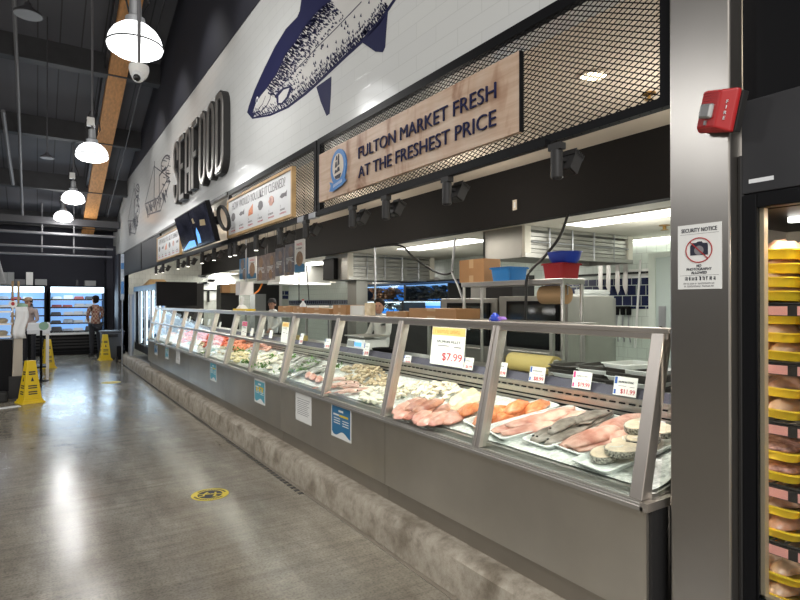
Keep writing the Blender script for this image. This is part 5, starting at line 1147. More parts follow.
rope('hanging_hose', [atX(455, 238, 4.5), atX(453, 262, 4.5), atX(452, 272, 4.5), atX(459, 288, 4.45), atX(466, 312, 4.4), atX(469, 330, 4.4)], .016, 'galv', 'grey hose with valve hanging left of the taped cardboard box')
for k, px in enumerate((300, 307)): rope('hanging_strap', [atX(px - 1, 262, 3.6), atX(px - 1 + k * 2, 285, 3.6), atX(px + (-1 if k == 0 else 2), 302, 3.6)], .008, 'cable', 'dark strap hanging below the last menu board, %s one' % ('left' if k == 0 else 'right'), 'strap')
rope('orange_cord', [atX(262, 284, 6), atX(259, 290, 6), atX(254, 295, 6), atX(252.5, 303, 6), atX(252.5, 312, 6)], .03, 'orange', 'orange cord hanging beside the black doorway', 'cord')
# ------------------------------------------------------------------ fish tanks
XT = 6.5
for k, (px0, px1, y0, y1, lb) in enumerate(((361, 404, 286, 300.5, 'upper fish tank with orange-brown crabs, left of two'), (405, 448, 284, 300, 'upper fish tank crowded with dark crabs, right of two'), (361, 402, 301.5, 314, 'lower lit fish tank behind the worker with black hair'), (403, 441, 301, 312, 'lower fish tank behind the long cardboard box'))):
    a, c = atX(px0, y0, XT), atX(px1, y0, XT); z1 = (a.z + c.z) / 2; z0 = (atX(px0, y1, XT).z + atX(px1, y1, XT).z) / 2; w = a.y - c.y; h = z1 - z0
    t = thing('fish_tank', lb, 'fish tank', (XT + .3, (a.y + c.y) / 2, z0))
    b = MB(); b.bx(-.29, -.282, -w / 2, w / 2, 0, h); b.build('tank_glass', 'glass', t)
    b = MB(); b.bx(.28, .3, -w / 2, w / 2, 0, h); b.build('tank_backdrop', 'tank_back', t)
    b = MB(); b.bx(-.3, .3, -w / 2, w / 2, -.03, 0); b.bx(-.3, .3, -w / 2 - .01, -w / 2 + .015, 0, h); b.bx(-.3, .3, w / 2 - .015, w / 2 + .01, 0, h); b.build('tank_frame', 'charcoal', t)
    b = MB(); b.bx(-.29, .29, -w / 2, w / 2, h - .025, h - .01); b.build('tank_lamp', 'white_glow' if k > 1 else 'blue_glow', t)
    if k > 1: b = MB(); b.bx(.27, .28, -w / 2, w / 2, .12, h - .03); b.build('tank_lining', 'white_glow' if k == 2 else 'blue_glow', t)
crab = None
def make_crab(m):
    t = thing('crab', '', 'crab', (0, 0, 0)); b = MB(); b.ball((0, 0, .04), (.07, .09, .035), 10, 6); b.build('shell', m, t, smooth=True)
    for s in (-1, 1):
        b = MB()
        for k in range(4): a = -.6 + k * .4; b.tube([(.05 * math.sin(a), s * .07, .035), (.08 * math.sin(a) * 1.6, s * .15, .07), (.1 * math.sin(a) * 1.7, s * .20, .0)], [.013, .010, .004], 5)
        b.build('legs', m, t)
        b = MB(); b.tube([(-.05, s * .06, .04), (-.13, s * .10, .06), (-.16, s * .05, .05)], [.014, .024, .006], 6); b.build('claw', m, t, smooth=True)
    return t
cr = random.Random(8)
for m, y0, y1, z, n, lb, gr in (('crab', YX(372, XT + .2), YX(396, XT + .2), atX(384, 300, XT).z, 16, 'orange-brown crab heaped in the left upper tank', 'crabs in the left upper tank'), ('crab_dark', YX(406, XT + .2), YX(446, XT + .2), atX(425, 299.5, XT).z, 24, 'dark crab heaped in the right upper tank', 'crabs in the right upper tank'), ('crab_dark', YX(385, XT + .2), YX(402, XT + .2), atX(392, 313, XT).z, 8, 'dark crab in the lower tank behind the small box', 'crabs in the lower left tank')):
    base_c = make_crab(m)
    for i in range(n):
        o = base_c if i == 0 else dup(base_c, (0, 0, 0)); u = cr.random(); o.location = (XT + cr.uniform(.16, .42), y0 + (y1 - y0) * u, z + .01 + (i % 4) * .06); o.rotation_euler = (cr.uniform(-.4, .4), cr.uniform(-.4, .4), cr.uniform(0, 6.28)); o['label'] = lb; o['group'] = gr
b = MB(); b.bx(XT + .02, XT + .6, 7.5, 13.5, .0, 1.235); tag(b.build('tank_stand', 'charcoal'), 'black stand carrying the fish tanks', 'stand')
for k, (px0, px1) in enumerate(((361, 364), (372, 389), (398, 407), (409, 423))):
    a, c = atX(px0, 277.5, XT + .1), atX(px1, 277.5, XT + .1); z0 = 1.975
    bxo('foam_box', ('narrow white box above the left edge of the tanks', 'big white foam box over the orange-brown crabs', 'white box above the gap of the upper tanks', 'white box above the dark crabs')[k], 'box', (XT + .3, (a.y + c.y) / 2, z0 + .01), (.4, a.y - c.y, a.z - z0 - .02), 'white')
t = thing('tank_shelf', 'black shelf above the fish tanks carrying white boxes', 'shelf', (XT + .3, 10.1, 0)); zz = 1.975; b = MB(); b.bx(-.3, .395, -2.2, 2.0, zz - .02, zz + .009); b.build('board', 'charcoal', t)
for yy in (-2.1, 1.9): b = MB(); b.prism([(.395, yy, zz - .02), (.395, yy, zz - .2), (.0, yy, zz - .02)], (0, .02, 0)); b.build('bracket', 'charcoal', t)
# ------------------------------------------------------------------ hanging menu boards
def menu(px0, px1, y0, y1, X, m, label, kind=0, yaw=0):
    a, c = atX(px0, y0, X), atX(px1, y0, X); z1 = (a.z + c.z) / 2; z0 = (atX(px0, y1, X).z + atX(px1, y1, X).z) / 2; w = (a.y - c.y) * .98; h = z1 - z0
    t = thing('menu_board', label, 'menu board', (X, (a.y + c.y) / 2, (z0 + z1) / 2), Matrix.Rotation(yaw, 3, 'Z') @ FACE_X)
    b = MB(); b.bx(-w / 2, w / 2, -h / 2, h / 2, -.006, 0); b.build('panel', m, t)
    b = MB()
    if kind == 1:
        b.prism([(-w / 2 + .01, -h / 2 + .01, 0), (w / 2 - .01, -h / 2 + .01, 0), (w / 2 - .01, -h * .26, 0), (0, -h * .2, 0), (-w / 2 + .01, -h * .24, 0)], (0, 0, .002)); b.build('blue_base', 'poster_blue', t)
        b = MB(); b.lathe([(0, .0), (w * .32, 0), (w * .32, .004), (0, .004)], (0, -h * .08, 0), 16, sc=(1, .9), cap=False); b.build('food_picture', 'food_tan', t)
        words(h * .07, 'red_ink', t, (0, h * .36), w * .6, 3, .002); words(h * .05, 'ink', t, (0, h * .24), w * .6, 4, .002)
    else:
        r = random.Random(int(px0))
        for k in range(2): b = MB(); b.lathe([(0, 0), (w * .2, 0), (w * .2, .003), (0, .003)], (r.uniform(-.15, .15) * w, h * (.22 - .5 * k), 0), 12, cap=False); b.build('food_picture', 'food_tan' if kind == 0 else 'menu_brown', t)
        b = MB()
        for k in range(5): b.bx(-w * .38, w * r.uniform(.1, .38), h * (.0 - k * .05), h * (.02 - k * .05), 0, .002)
        b.build('lettering', 'paper', t)
    b = MB(); tz = 3.0 - (z0 + z1) / 2
    for u in (-w * .4, w * .4): b.tube([(u, h / 2 - .01, -.003), (u, tz, -.003)], .003, 4)
    b.build('wire', 'cable', t)
MX = 3.1
for args in ((239.3, 248, 258.5, 279, MX, 'poster_blue', 'narrow blue menu board, leftmost of the hanging row', 2), (248.2, 256.5, 257, 279, MX, 'paper', 'white menu board with food picture at the left of the hanging row', 1), (257, 266, 255.5, 280.5, MX, 'menu_brown', 'brownish hanging menu board, third from the left', 0), (266.3, 275, 253, 280, MX, 'menu_brown', 'brownish hanging menu board, fourth from the left', 0), (275.3, 284, 248, 276, MX, 'menu_grey', 'grey hanging menu board in the middle of the row', 2), (284.3, 294, 246.5, 275.5, MX, 'menu_brown', 'brownish hanging menu board just left of the last two', 0)):
    menu(*args)
menu(285, 296, 244, 272, MX - .25, 'menu_grey', 'greyish menu board directly left of the white one with the tan food', 2)
menu(294.5, 305, 239.5, 272.8, MX - .3, 'paper', 'white menu board with tan food picture, rightmost of the hanging row', 1)
# ------------------------------------------------------------------ far kitchen bits
def farbox(px0, px1, y0, y1, Y, dep, m, name, label, cat, z0=None):
    a, c = atY(px0, y0, Y), atY(px1, y1, Y); zb = c.z if z0 is None else z0
    return bxo(name, label, cat, ((a.x + c.x) / 2, Y + dep / 2, zb), (c.x - a.x, dep, a.z - zb), m)
farbox(156.5, 197, 281.5, 306, 12.4, .12, 'black', 'flat_screen', 'big black flat screen standing over the far end of the cases', 'screen', 1.46 + .02)
farbox(240, 253, 281.5, 295, 9.5, .25, 'white', 'hanging_box', 'white box hanging left of the black doorway', 'box'); 
rope('bracket_rod', [atY(246, 281, 9.6), atY(246, 276, 9.6), (atY(246, 276, 9.6).x, 9.6, 2.999)], .012, 'galv', 'thin bracket rod holding the white box', 'rod')
t = farbox(221, 239, 284.5, 311, 16.8, .5, 'charcoal', 'open_shelf', 'dark shelf unit with cartons left of the white hanging box', 'shelf', 0)
zt_ = atY(230, 284.5, 16.8).z
farbox(222, 230, 285, 293, 16.6, .19, 'cardboard', 'cardboard_box', 'brown carton in the dark shelf unit, left one', 'box', atY(230, 293, 16.8).z); farbox(230.5, 238.5, 284, 292.5, 16.6, .19, 'tape', 'cardboard_box', 'pale carton in the dark shelf unit, right one', 'box', atY(230, 293, 16.8).z)
farbox(255, 266, 294, 312, 17.2, .5, 'board_grey', 'steel_cart', 'grey cart in the black doorway', 'cart', 0)
for k, (a, c, y0, y1, m, lb) in enumerate(((200.5, 206, 292, 300.5, 'paper', 'white sheet on the far kitchen wall beside the black flat screen'), (208, 219, 292, 300.5, 'white', 'white framed sheet on the far kitchen wall left of the dark shelf'))):
    p, q = atY(a, y0, 17.97), atY(c, y1, 17.97); bxo('wall_notice', lb, 'notice', ((p.x + q.x) / 2, 17.99, q.z), (q.x - p.x, .012, p.z - q.z), m)
    b = MB(); 
p, q = atY(199.5, 290.5, 17.9), atY(220, 302, 17.9); b = MB(); b.bx(p.x, q.x, 17.93, 17.97, p.z - .02, p.z + .03); b.bx((p.x + q.x) / 2 - .06, (p.x + q.x) / 2 + .0, 17.94, 17.97, q.z, p.z - .02); b.bx(q.x - .06, q.x, 17.94, 17.97, q.z, p.z - .02); tag(b.build('notice_frame', 'charcoal'), 'black frame around the sheets on the far kitchen wall', 'frame')
t = thing('kitchen_scale', 'white stand scale on the far counter beneath the white box', 'scale', (3.6, YX(242, 3.6), 1.391)); b = MB(); b.taper((0, 0, 0), (.2, .34), (.1, .14), .10); b.build('base', 'white', t, bevel=.01); b = MB(); b.tube([(0, 0, .1), (0, 0, .2)], .03, 8); b.bc((0, 0, .23), (.06, .12, .08)); b.build('head', 'white', t)
bxo('yellow_tray', 'yellow tray under the white stand scale', 'tray', (3.4, YX(244, 3.4), 1.391), (.2, .8, .035), 'foam_yellow')
t = thing('plastic_bottle', 'clear plastic bottle hanging under the last menu board', 'bottle', atX(303, 303, 3.62)); b = MB(); b.lathe([(.0, -.12), (.075, -.12), (.085, -.05), (.085, .08), (.03, .15), (.03, .19), (0, .19)], seg=14, cap=False); b.build('bottle', 'package_white', t, smooth=True); b = MB(); b.lathe([(.034, .19), (.034, .23), (0, .23)], seg=12); b.build('cap', 'alarm_red', t); t.location.z = 1.391 + .075; t.scale = (.6, .6, .6)
b = MB()
rr = random.Random(12)
for i in range(9): p = atY(rr.uniform(202, 219), rr.uniform(270, 286), 17.985); b.bx(p.x - .12, p.x + .12, 17.985, 17.999, p.z - .04, p.z + .04)
tag(b.build('wall_scribbles', 'board_grey'), 'grey signs scattered high on the far white kitchen wall', 'sign')
p = atY(134, 280.5, 16.5); b = MB(); b.taper((0, 0, 0), (.75, .3), (.35, .2), .2); o = tag(b.build('straw_bundle', 'frame_wood'), 'tan basket on top of the far glass coolers', 'basket'); o.location = (2.75, 16.4, 1.981)
# glass-door coolers beyond the end of the cases
t = thing('glass_cooler', 'bank of tall glass-door coolers beyond the far end of the cases', 'cooler', (2.75, 15.2, 0)); W = 4.6
b = MB(); b.bx(-.4, .4, -W / 2, W / 2, .222, .42); b.bx(.36, .4, -W / 2, W / 2, .42, 1.98); b.bx(-.4, .36, -W / 2, W / 2, 1.90, 1.98); b.bx(-.4, .36, -W / 2, -W / 2 + .03, .42, 1.90); b.bx(-.4, .36, W / 2 - .03, W / 2, .42, 1.90); b.build('cabinet', 'charcoal', t)
b = MB(); b.bx(-.43, -.4, -W / 2, W / 2, 1.86, 1.99); b.build('valance', 'poster_blue', t)
for k in range(6):
    y = -W / 2 + .03 + k * (W - .06) / 5
    b = MB(); b.bx(-.43, -.38, y - .03, y + .03, .42, 1.86); b.build('door_stile', 'steel_bright', t)
    if k < 5:
        b = MB(); b.bx(-.41, -.404, y + .03, y + (W - .06) / 5 - .03, .42, 1.86); b.build('door_glass', 'glass_clear', t)
        b = MB(); b.bx(-.36, -.33, y + .04, y + .07, .45, 1.86); b.build('lamp_strip', 'white_glow', t)
for k in range(5):
    b = MB(); b.bx(-.3, .34, -W / 2 + .03, W / 2 - .03, .5 + k * .3, .52 + k * .3); b.build('shelf', 'white', t)
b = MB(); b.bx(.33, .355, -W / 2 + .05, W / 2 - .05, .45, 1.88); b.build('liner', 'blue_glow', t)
# ------------------------------------------------------------------ open coolers along the far wall
def multideck(px0, px1, label, glow):
    YB = 19.1
    a, c = atY(px0, 287, YB), atY(px1, 287, YB); w = c.x - a.x; zt = 2.01
    t = thing('open_cooler', label, 'cooler', ((a.x + c.x) / 2, YB + .4, 0))
    b = MB(); b.bx(-w / 2, w / 2, -.4, .4, 0, .12); b.bx(-w / 2, w / 2, -.35, .4, .12, .60); b.bx(-w / 2, w / 2, .36, .4, .6, zt); b.bx(-w / 2, -w / 2 + .04, -.4, .36, .6, zt); b.bx(w / 2 - .04, w / 2, -.4, .36, .6, zt); b.bx(-w / 2, w / 2, -.4, .36, zt, zt + .04); b.build('cabinet', 'black', t)
    b = MB(); b.bx(-w / 2, w / 2, -.44, -.35, .60, .66); b.build('bumper', 'tray_white', t)
    b = MB()
    for k in range(4): b.bx(-w / 2 + .04, w / 2 - .04, -.37, -.352, .2 + k * .09, .25 + k * .09)
    b.build('kick_grille', 'charcoal', t)
    b = MB(); b.bx(-w / 2 + .04, w / 2 - .04, -.38, -.1, zt - .17, zt - .0); b.build('canopy_lamp', 'white_glow', t)
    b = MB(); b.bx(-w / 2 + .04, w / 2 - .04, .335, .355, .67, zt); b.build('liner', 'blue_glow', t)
    sh = []
    for k in range(5):
        z = .70 + k * .235; d0 = -.32 if k == 0 else -.2
        b = MB(); b.bx(-w / 2 + .04, w / 2 - .04, d0, .33, z - .02, z); s = b.build('shelf', 'white', t)
        b = MB(); b.bx(-w / 2 + .04, w / 2 - .04, d0 - .012, d0, z - .03, z + .012); b.build('price_strip', 'shelf_dark', s)
        b = MB(); b.bx(-w / 2 + .06, w / 2 - .06, d0 + .02, d0 + .05, z - .032, z - .021); b.build('shelf_lamp', 'white_glow', s); sh.append((z, d0))
    return (a.x + c.x) / 2, w, YB + .4, sh
pr = random.Random(21)
pk = []
for m in ('package', 'package_white', 'package_red', 'package_white', 'package', 'bin_grey'):
    b = MB(); b.taper((0, 0, 0), (.27, .18), (.23, .15), .10); o = b.build('food_package', m, None, bevel=.012); pk.append(o)
usedp = set()
for px0, px1, lb, gl, lb2, gr in ((49, 105.5, 'open cooler with blue-white light at the end of the hall, right of two', 0, 'wrapped package on the shelves of the right open cooler', 'packages in the right open cooler'), (-6, 46, 'open cooler at the end of the hall, left of two, behind the counter woman', 1, 'package on the shelves of the left open cooler', 'packages in the left open cooler')):
    cx, w, cy, sh = multideck(px0, px1, lb, gl)
    for k, (z, d0) in enumerate(sh):
        n = int((w - .22) / .285)
        for i in range(n):
            if pr.random() < .04: continue
            q = pk[pr.randrange(6)]; o = q if q.name not in usedp else dup(q, (0, 0, 0)); usedp.add(q.name)
            o.location = (cx - w / 2 + .20 + i * .285 + pr.uniform(-.02, .02), cy + d0 + .14 + pr.uniform(0, .04), z + .001); o.rotation_euler = (0, 0, pr.uniform(-.2, .2)); o.scale = (1, 1, pr.uniform(.7, 1.35)); tag(o, lb2, 'package', gr)
for q in pk:
    if q.name not in usedp: bpy.data.objects.remove(q)
for k, (px0, px1, y0, lb, m) in enumerate(((-2, 7, 272, 'grey carton on the cooler top at the left picture edge', 'board_grey'), (7.3, 14, 272, 'narrow grey carton on the cooler top, second from the left', 'board_grey'), (14.3, 25, 279, 'low grey box on the cooler top beside the tall white one', 'pipe_grey'), (26, 33, 272, 'tall white box on the cooler top', 'white'), (35, 47, 279, 'low pale box on the cooler top left of the gap', 'board_grey'), (85, 96, 280.5, 'small pale sign box on top of the right open cooler', 'board_grey'), (76, 78.5, 280, 'little dark stand on top of the right open cooler', 'pipe_dark'))):
    a, c = atY(px0, y0, 19.3), atY(px1, y0, 19.3); bxo('storage_box', lb, 'box', ((a.x + c.x) / 2, 19.5, 2.051), (c.x - a.x, .3, a.z - 2.051), m)
# ------------------------------------------------------------------ wet floor cones
def cone(px, py, h, label, rz):
    p = atZ(px, py, 0)
    t = thing('wet_floor_cone', label, 'cone', (p.x, p.y, 0), rz)
    b = MB(); b.taper((0, 0, 0), (.325, .325), (.31, .31), .025); b.taper((0, 0, .025), (.285, .285), (.265, .265), .035); b.taper((0, 0, .06), (.245, .245), (.115, .115), h - .06); b.build('body', 'cone_yellow', t, bevel=.006)
    sl = math.atan2((.27 - .12) / 2, h - .06)
    for k in range(4):
        rot = Matrix.Rotation(k * PI / 2, 3, 'Z')
        b = MB()
        f = lambda u, z: rot @ Vector((u, -(.1225 - .065 * (z - .06) / (h - .06)) - .0015, z))
        def bar(u0, u1, z0, z1): b.hull8([f(u0, z0), f(u1, z0), rot @ (Vector((u1, 0, 0)) + Vector((0, -.02, z0))), rot @ Vector((u0, -.02, z0)), f(u0, z1), f(u1, z1), rot @ Vector((u1, -.02, z1)), rot @ Vector((u0, -.02, z1))])
        for z in (.72, .67): bar(-.045, .045, h * z, h * z + .022)
        for z in (.40, .35, .26, .21): bar(-.06, .06, h * z, h * z + .018)
        w_ = [f(-.022, h * .52), f(.022, h * .52), f(0, h * .62)]
        b.prism([v + rot @ Vector((0, -.0005, 0)) for v in w_], rot @ Vector((0, .01, 0)))
        b.build('warning_print', 'ink', t)
cone(30, 402.5, .65, 'yellow wet floor cone in the left foreground, nearest of three', .35)
cone(47.5, 368, .68, 'yellow wet floor cone by the deli counter, second of three', .25)
cone(105, 360, .69, 'yellow wet floor cone in front of the grey waste bin', .1)
# floor stickers
def sticker(px, py, r, label, full=True):
    p = atZ(px, py, 0); t = thing('floor_sticker', label, 'sticker', (p.x, p.y, .0008), -.5)
    b = MB(); b.lathe([(0, 0), (r, 0), (r, .0012), (0, .0012)], seg=36, cap=False); b.build('disc', 'sticker_yellow', t)
    if full:
        b = MB(); b.lathe([(0, .0012), (r * .66, .0012), (r * .66, .0018), (0, .0018)], seg=30, cap=False); b.build('black_field', 'ink', t)
        b = MB()
        for s in (-1, 1):
            for pts in ([(s * .03, .05), (s * .045, .0), (s * .04, -.05)], [(s * .045, .0), (s * .005, .012)], [(s * .04, -.04), (s * .07, -.055)]): b.strip(pts, .015, .001)
        b.strip([(-.09, -.01), (.09, .012)], .010, .001); o = b.build('standing_figures', 'sticker_yellow', t); o.location = (0, 0, .0018)
        for k in range(14):
            pass
        b = MB()
        for k in range(22):
            a = PI * .15 + k * PI * .7 / 21
            for s in (1, -1): b.strip([(r * .76 * math.cos(a * s), r * .76 * math.sin(a * s)), (r * .88 * math.cos(a * s), r * .88 * math.sin(a * s))], .008, .0008)
        o = b.build('ring_lettering', 'ink', t); o.location = (0, 0, .0012)
sticker(210, 494.5, .145, 'round yellow and black keep-distance sticker on the concrete floor')
sticker(111, 382.5, .17, 'far pale yellow floor sticker beyond the cones', False)
# ------------------------------------------------------------------ people
def person(name, label, loc, rz, joints, edges, radii, top_m, parts):
    t = thing(name, label, 'person', loc, rz)
    me = bpy.data.meshes.new('body'); me.from_pydata([Vector(j) for j in joints], edges, []); o = bpy.data.objects.new('body', me); C.objects.link(o); o.parent = t
    me.materials.append(M[top_m])
    sk = o.modifiers.new('skin', 'SKIN'); sk.use_smooth_shade = True
    for i, r in enumerate(radii):
        v = me.skin_vertices[0].data[i]; v.radius = r if isinstance(r, tuple) else (r, r); v.use_root = (i == 0)
    ss = o.modifiers.new('sub', 'SUBSURF'); ss.levels = 1; ss.render_levels = 2
    return t
def head(t, c, s=1., hair=None, turn=0, hat=None, skin='skin'):
    rot = Matrix.Rotation(turn, 3, 'Z'); c = Vector(c); q = lambda v: c + rot @ (Vector(v) * s)
    b = MB(); rs = []
    for z, rx, ry, fx in ((-.115, .03, .035, -.03), (-.10, .055, .05, -.02), (-.06, .078, .064, -.006), (0, .095, .075, 0), (.05, .098, .078, .004), (.09, .08, .066, .006), (.115, .045, .04, .006), (.122, .01, .01, .006)): rs.append([q((fx + rx * math.cos(a * PI / 8), ry * math.sin(a * PI / 8), z)) for a in range(16)])
    b.rings(rs); hd = b.build('head', skin, t, smooth='all')
    b = MB(); b.rings([[q((-.088, -.012, .02)), q((-.088, .012, .02)), q((-.095, 0, .025))], [q((-.10, -.018, -.03)), q((-.10, .018, -.03)), q((-.122, 0, -.028))]]); b.build('nose', skin, hd)
    for sy in (-1, 1):
        b = MB(); b.ball(q((-.086, sy * .03, .012)), (.010 * s, .014 * s, .008 * s), 8, 5); b.build('eye', 'ink', hd)
        b = MB(); b.ball(q((.0, sy * .078, -.005)), (.022 * s, .012 * s, .032 * s), 8, 5); b.build('ear', skin, hd)
    b = MB(); b.bc(q((-.084, 0, -.062)), (.012 * s, .044 * s, .009 * s), rot); b.build('mouth', 'red_flesh', hd)
    if hair:
        b = MB(); rs = []
        for z, r_ in ((-.10, .3), (-.07, .85), (0, 1.04), (.045, 1.12), (.095, 1.0), (.125, .62), (.136, .15)): rs.append([q((.016 + (.094 * math.cos(a * PI / 8)) * r_ * (1 if math.cos(a * PI / 8) > -.3 or z > .04 else .72), .083 * r_ * math.sin(a * PI / 8), z)) for a in range(16)])
        b.rings(rs); b.build('hair', hair, t, smooth='all')
    if hat:
        b = MB(); rs = []
        for z, r_ in ((.045, 1.06), (.09, 1.0), (.13, .8), (.145, .3)): rs.append([q((.0 + .105 * r_ * math.cos(a * PI / 8), .086 * r_ * math.sin(a * PI / 8), z)) for a in range(16)])
        b.rings(rs); b.prism([q((-.09, -.07, .05)), q((-.17, -.05, .038)), q((-.185, 0, .036)), q((-.17, .05, .038)), q((-.09, .07, .05))], (0, 0, .01)); b.build('cap', hat, t, smooth=True)
def hand(t, wrist, dirn, palm_n, s=1.):
    d = Vector(dirn).normalized(); n = Vector(palm_n).normalized(); sd = d.cross(n); w = Vector(wrist)
    b = MB(); b.bc(w + d * .045 * s, (.085 * s, .08 * s, .028 * s), Matrix((d, sd, n)).transposed()); o = b.build('hand', 'skin', t, bevel=.01)
    for k, l in enumerate((.065, .075, .07, .055)):
        p = w + d * .085 * s + sd * (-.03 + .02 * k) * s; bf = MB(); bf.tube([p, p + d * l * .5 * s + n * .006, p + d * l * s + n * .022], [.0095 * s, .009 * s, .007 * s], 6); bf.build('finger', 'skin', o, smooth=True)
    p = w + d * .03 * s - sd * .04 * s; bf = MB(); bf.tube([p, p + d * .03 * s - sd * .022 * s, p + d * .06 * s - sd * .022 * s + n * .01], [.012 * s, .010 * s, .008 * s], 6); bf.build('thumb', 'skin', o, smooth=True)
def stander(label, loc, rz, h, top, legm, arms, shoe='shoe'):
    k = h / 1.75; J = [(0, 0, .98), (0, 0, 1.15), (0, 0, 1.32), (-.005, 0, 1.43), (-.01, 0, 1.52), (0, .17, 1.41), arms[0][0], arms[0][1], (0, -.17, 1.41), arms[1][0], arms[1][1], (0, .09, .90), (0, .09, .88), (0, -.09, .90), (0, -.09, .88)]
    J = [tuple(c * k for c in j) for j in J]
    E = [(0, 1), (1, 2), (2, 3), (3, 4), (3, 5), (5, 6), (6, 7), (3, 8), (8, 9), (9, 10), (0, 11), (0, 13)]
    J = J[:14]; E = [e for e in E if max(e) < 14]; J.pop(12); E = [(0, 1), (1, 2), (2, 3), (3, 4), (3, 5), (5, 6), (6, 7), (3, 8), (8, 9), (9, 10), (0, 11), (0, 12)]
    Rr = [(.15, .115), (.145, .105), (.165, .115), (.12, .09), (.055, .055), (.062, .062), (.046, .046), (.034, .034), (.062, .062), (.046, .046), (.034, .034), (.10, .10), (.10, .10)]
    t = person('person', label, loc, rz, J, E, [(a * k, b * k) for a, b in Rr], top, None)
    LJ = [(0, 0, .95), (0, .09, .88), (-.01, .10, .49), (.02, .11, .08), (0, -.09, .88), (-.01, -.10, .49), (.02, -.11, .08)]; LJ = [tuple(c * k for c in j) for j in LJ]
    me = bpy.data.meshes.new('trousers'); me.from_pydata(LJ, [(0, 1), (1, 2), (2, 3), (0, 4), (4, 5), (5, 6)], []); o = bpy.data.objects.new('trousers', me); C.objects.link(o); o.parent = t; me.materials.append(M[legm])
    sk = o.modifiers.new('skin', 'SKIN'); sk.use_smooth_shade = True
    for i, r in enumerate((.13, .10, .066, .05, .10, .066, .05)): me.skin_vertices[0].data[i].radius = (r * k, r * k); me.skin_vertices[0].data[i].use_root = (i == 0)
    ss = o.modifiers.new('sub', 'SUBSURF'); ss.levels = 1; ss.render_levels = 2
    for s in (1, -1):
        b = MB(); b.rings([[(.07 * k, (s * .11 + y) * k, z) for y, z in ((-.04, 0), (.04, 0), (.035, .09), (-.035, .09))], [(-.06 * k, (s * .11 + y) * k, z) for y, z in ((-.05, 0), (.05, 0), (.04, .09), (-.04, .09))], [(-.19 * k, (s * .11 + y) * k, z) for y, z in ((-.035, 0), (.035, 0), (.03, .035), (-.03, .035))]]); b.build('shoe', shoe, t, smooth=True)
    for a, s in zip(arms, (1, -1)):
        w = Vector(a[1]) * k; d = (Vector(a[1]) - Vector(a[0])).normalized(); hand(t, w, d, (0, -s, .2), k * .95)
    return t, k
# persons face local -x
p = atZ(95.5, 356.3, 0)
t, k = stander('person in brown plaid shirt and dark trousers by the grey waste bin', (p.x, p.y, 0), R(-75), 1.72, 'plaid', 'trousers', (((-.05, .205, 1.18), (-.22, .12, 1.02)), ((-.05, -.205, 1.18), (-.22, -.12, 1.02))))
head(t, (-.03 * k, 0, 1.655 * k), k, 'hair', R(20))
p = atY(29, 300, 16.5)
t, k = stander('person in pale sweater and tan hat behind the deli counter', (p.x, 16.6, 0), R(60), 1.66, 'sweater', 'trousers', (((-.05, .25, 1.18), (-.26, .14, 1.06)), ((-.05, -.25, 1.18), (-.26, -.14, 1.06))))
head(t, (-.03 * k, 0, 1.63 * k), k, 'hair', 0, 'hat_tan')
X_ = 4.3; y = YX(382, X_)
t, k = stander('worker with short black hair looking down behind the cardboard boxes', (X_, y, 0), R(10), 1.60, 'jacket', 'trousers', (((-.08, .24, 1.18), (-.30, .14, 1.12)), ((-.08, -.24, 1.18), (-.30, -.14, 1.12))))
head(t, (-.06 * k, 0, 1.63 * k), k, 'hair', R(35))
X_ = 4.25; y = YX(273, X_)
t, k = stander('worker in white jacket and black cap beside the black doorway', (X_, y, 0), R(30), 1.62, 'jacket', 'trousers', (((-.05, .25, 1.18), (-.26, .18, 1.06)), ((-.05, -.25, 1.18), (-.26, -.18, 1.06))))
head(t, (-.03 * k, 0, 1.63 * k), k, 'hair', R(15), 'cap_black')
# ------------------------------------------------------------------ bin, post, box at the far end of the aisle
p = atZ(109, 360, 0); t = thing('waste_bin', 'big grey plastic waste bin behind the far cone', 'bin', (p.x + .12, p.y + .55, 0))
b = MB(); b.taper((0, 0, 0), (.46, .46), (.56, .56), .72); b.build('body', 'bin_grey', t, bevel=.03)
b = MB(); b.bx(-.30, .30, -.30, .30, .72, .77); b.build('rim', 'bin_grey', t, bevel=.012)
b = MB(); b.bx(-.12, .12, -.315, -.28, .6, .68); b.build('handle', 'charcoal', t)
p = atZ(120, 362, 0); t = thing('hand_truck', 'small black trolley standing at the end of the kerb', 'trolley', (p.x + .02, p.y, 0))
b = MB(); b.bx(-.10, .10, -.04, .04, .06, .42); b.build('frame', 'black', t, bevel=.01)
for s in (-1, 1):
    b = MB(); b.lathe([(.07, -.02), (.075, 0), (.07, .02)], (s * .10, -.02, .075), 14, ax='x'); b.build('wheel', 'rubber', t, smooth=True)
a = atZ(125, 356, .22); t = thing('banner', 'narrow blue and red vertical banner at the far end of the counter', 'banner', (1.9, 15.0, 2.05))
q0, q1 = atY(120.8, 254, 15.0), atY(124, 300, 15.0); t.location = ((q0.x + q1.x) / 2, 15.0, q1.z); w = q1.x - q0.x
b = MB(); b.bx(-w / 2, w / 2, -.01, .01, 0, q0.z - q1.z); b.build('cloth', 'package', t)
b = MB(); b.bx(-w / 2 + .005, w / 2 - .005, -.0125, -.01, .15, .45); b.bx(-w / 2 + .005, w / 2 - .005, -.0125, -.01, .75, .9); b.build('print', 'badge_blue', t)
b = MB(); b.tube([(0, .02, -q1.z), (0, .02, q0.z - q1.z)], .014, 8); b.build('pole', 'galv', t)
p = atY(118, 279.5, 19.2); t = thing('diamond_sign', 'small red and white diamond sign on the dark end column', 'sign', (p.x, 19.27, p.z)); b = MB(); b.prism([(-.11, 0, 0), (0, 0, -.13), (.11, 0, 0), (0, 0, .13)], (0, .02, 0)); b.build('plate', 'alarm_red', t); b = MB(); b.prism([(-.045, -.004, 0), (0, -.004, -.05), (.045, -.004, 0), (0, -.004, .05)], (0, .004, 0)); b.build('mark', 'white', t)
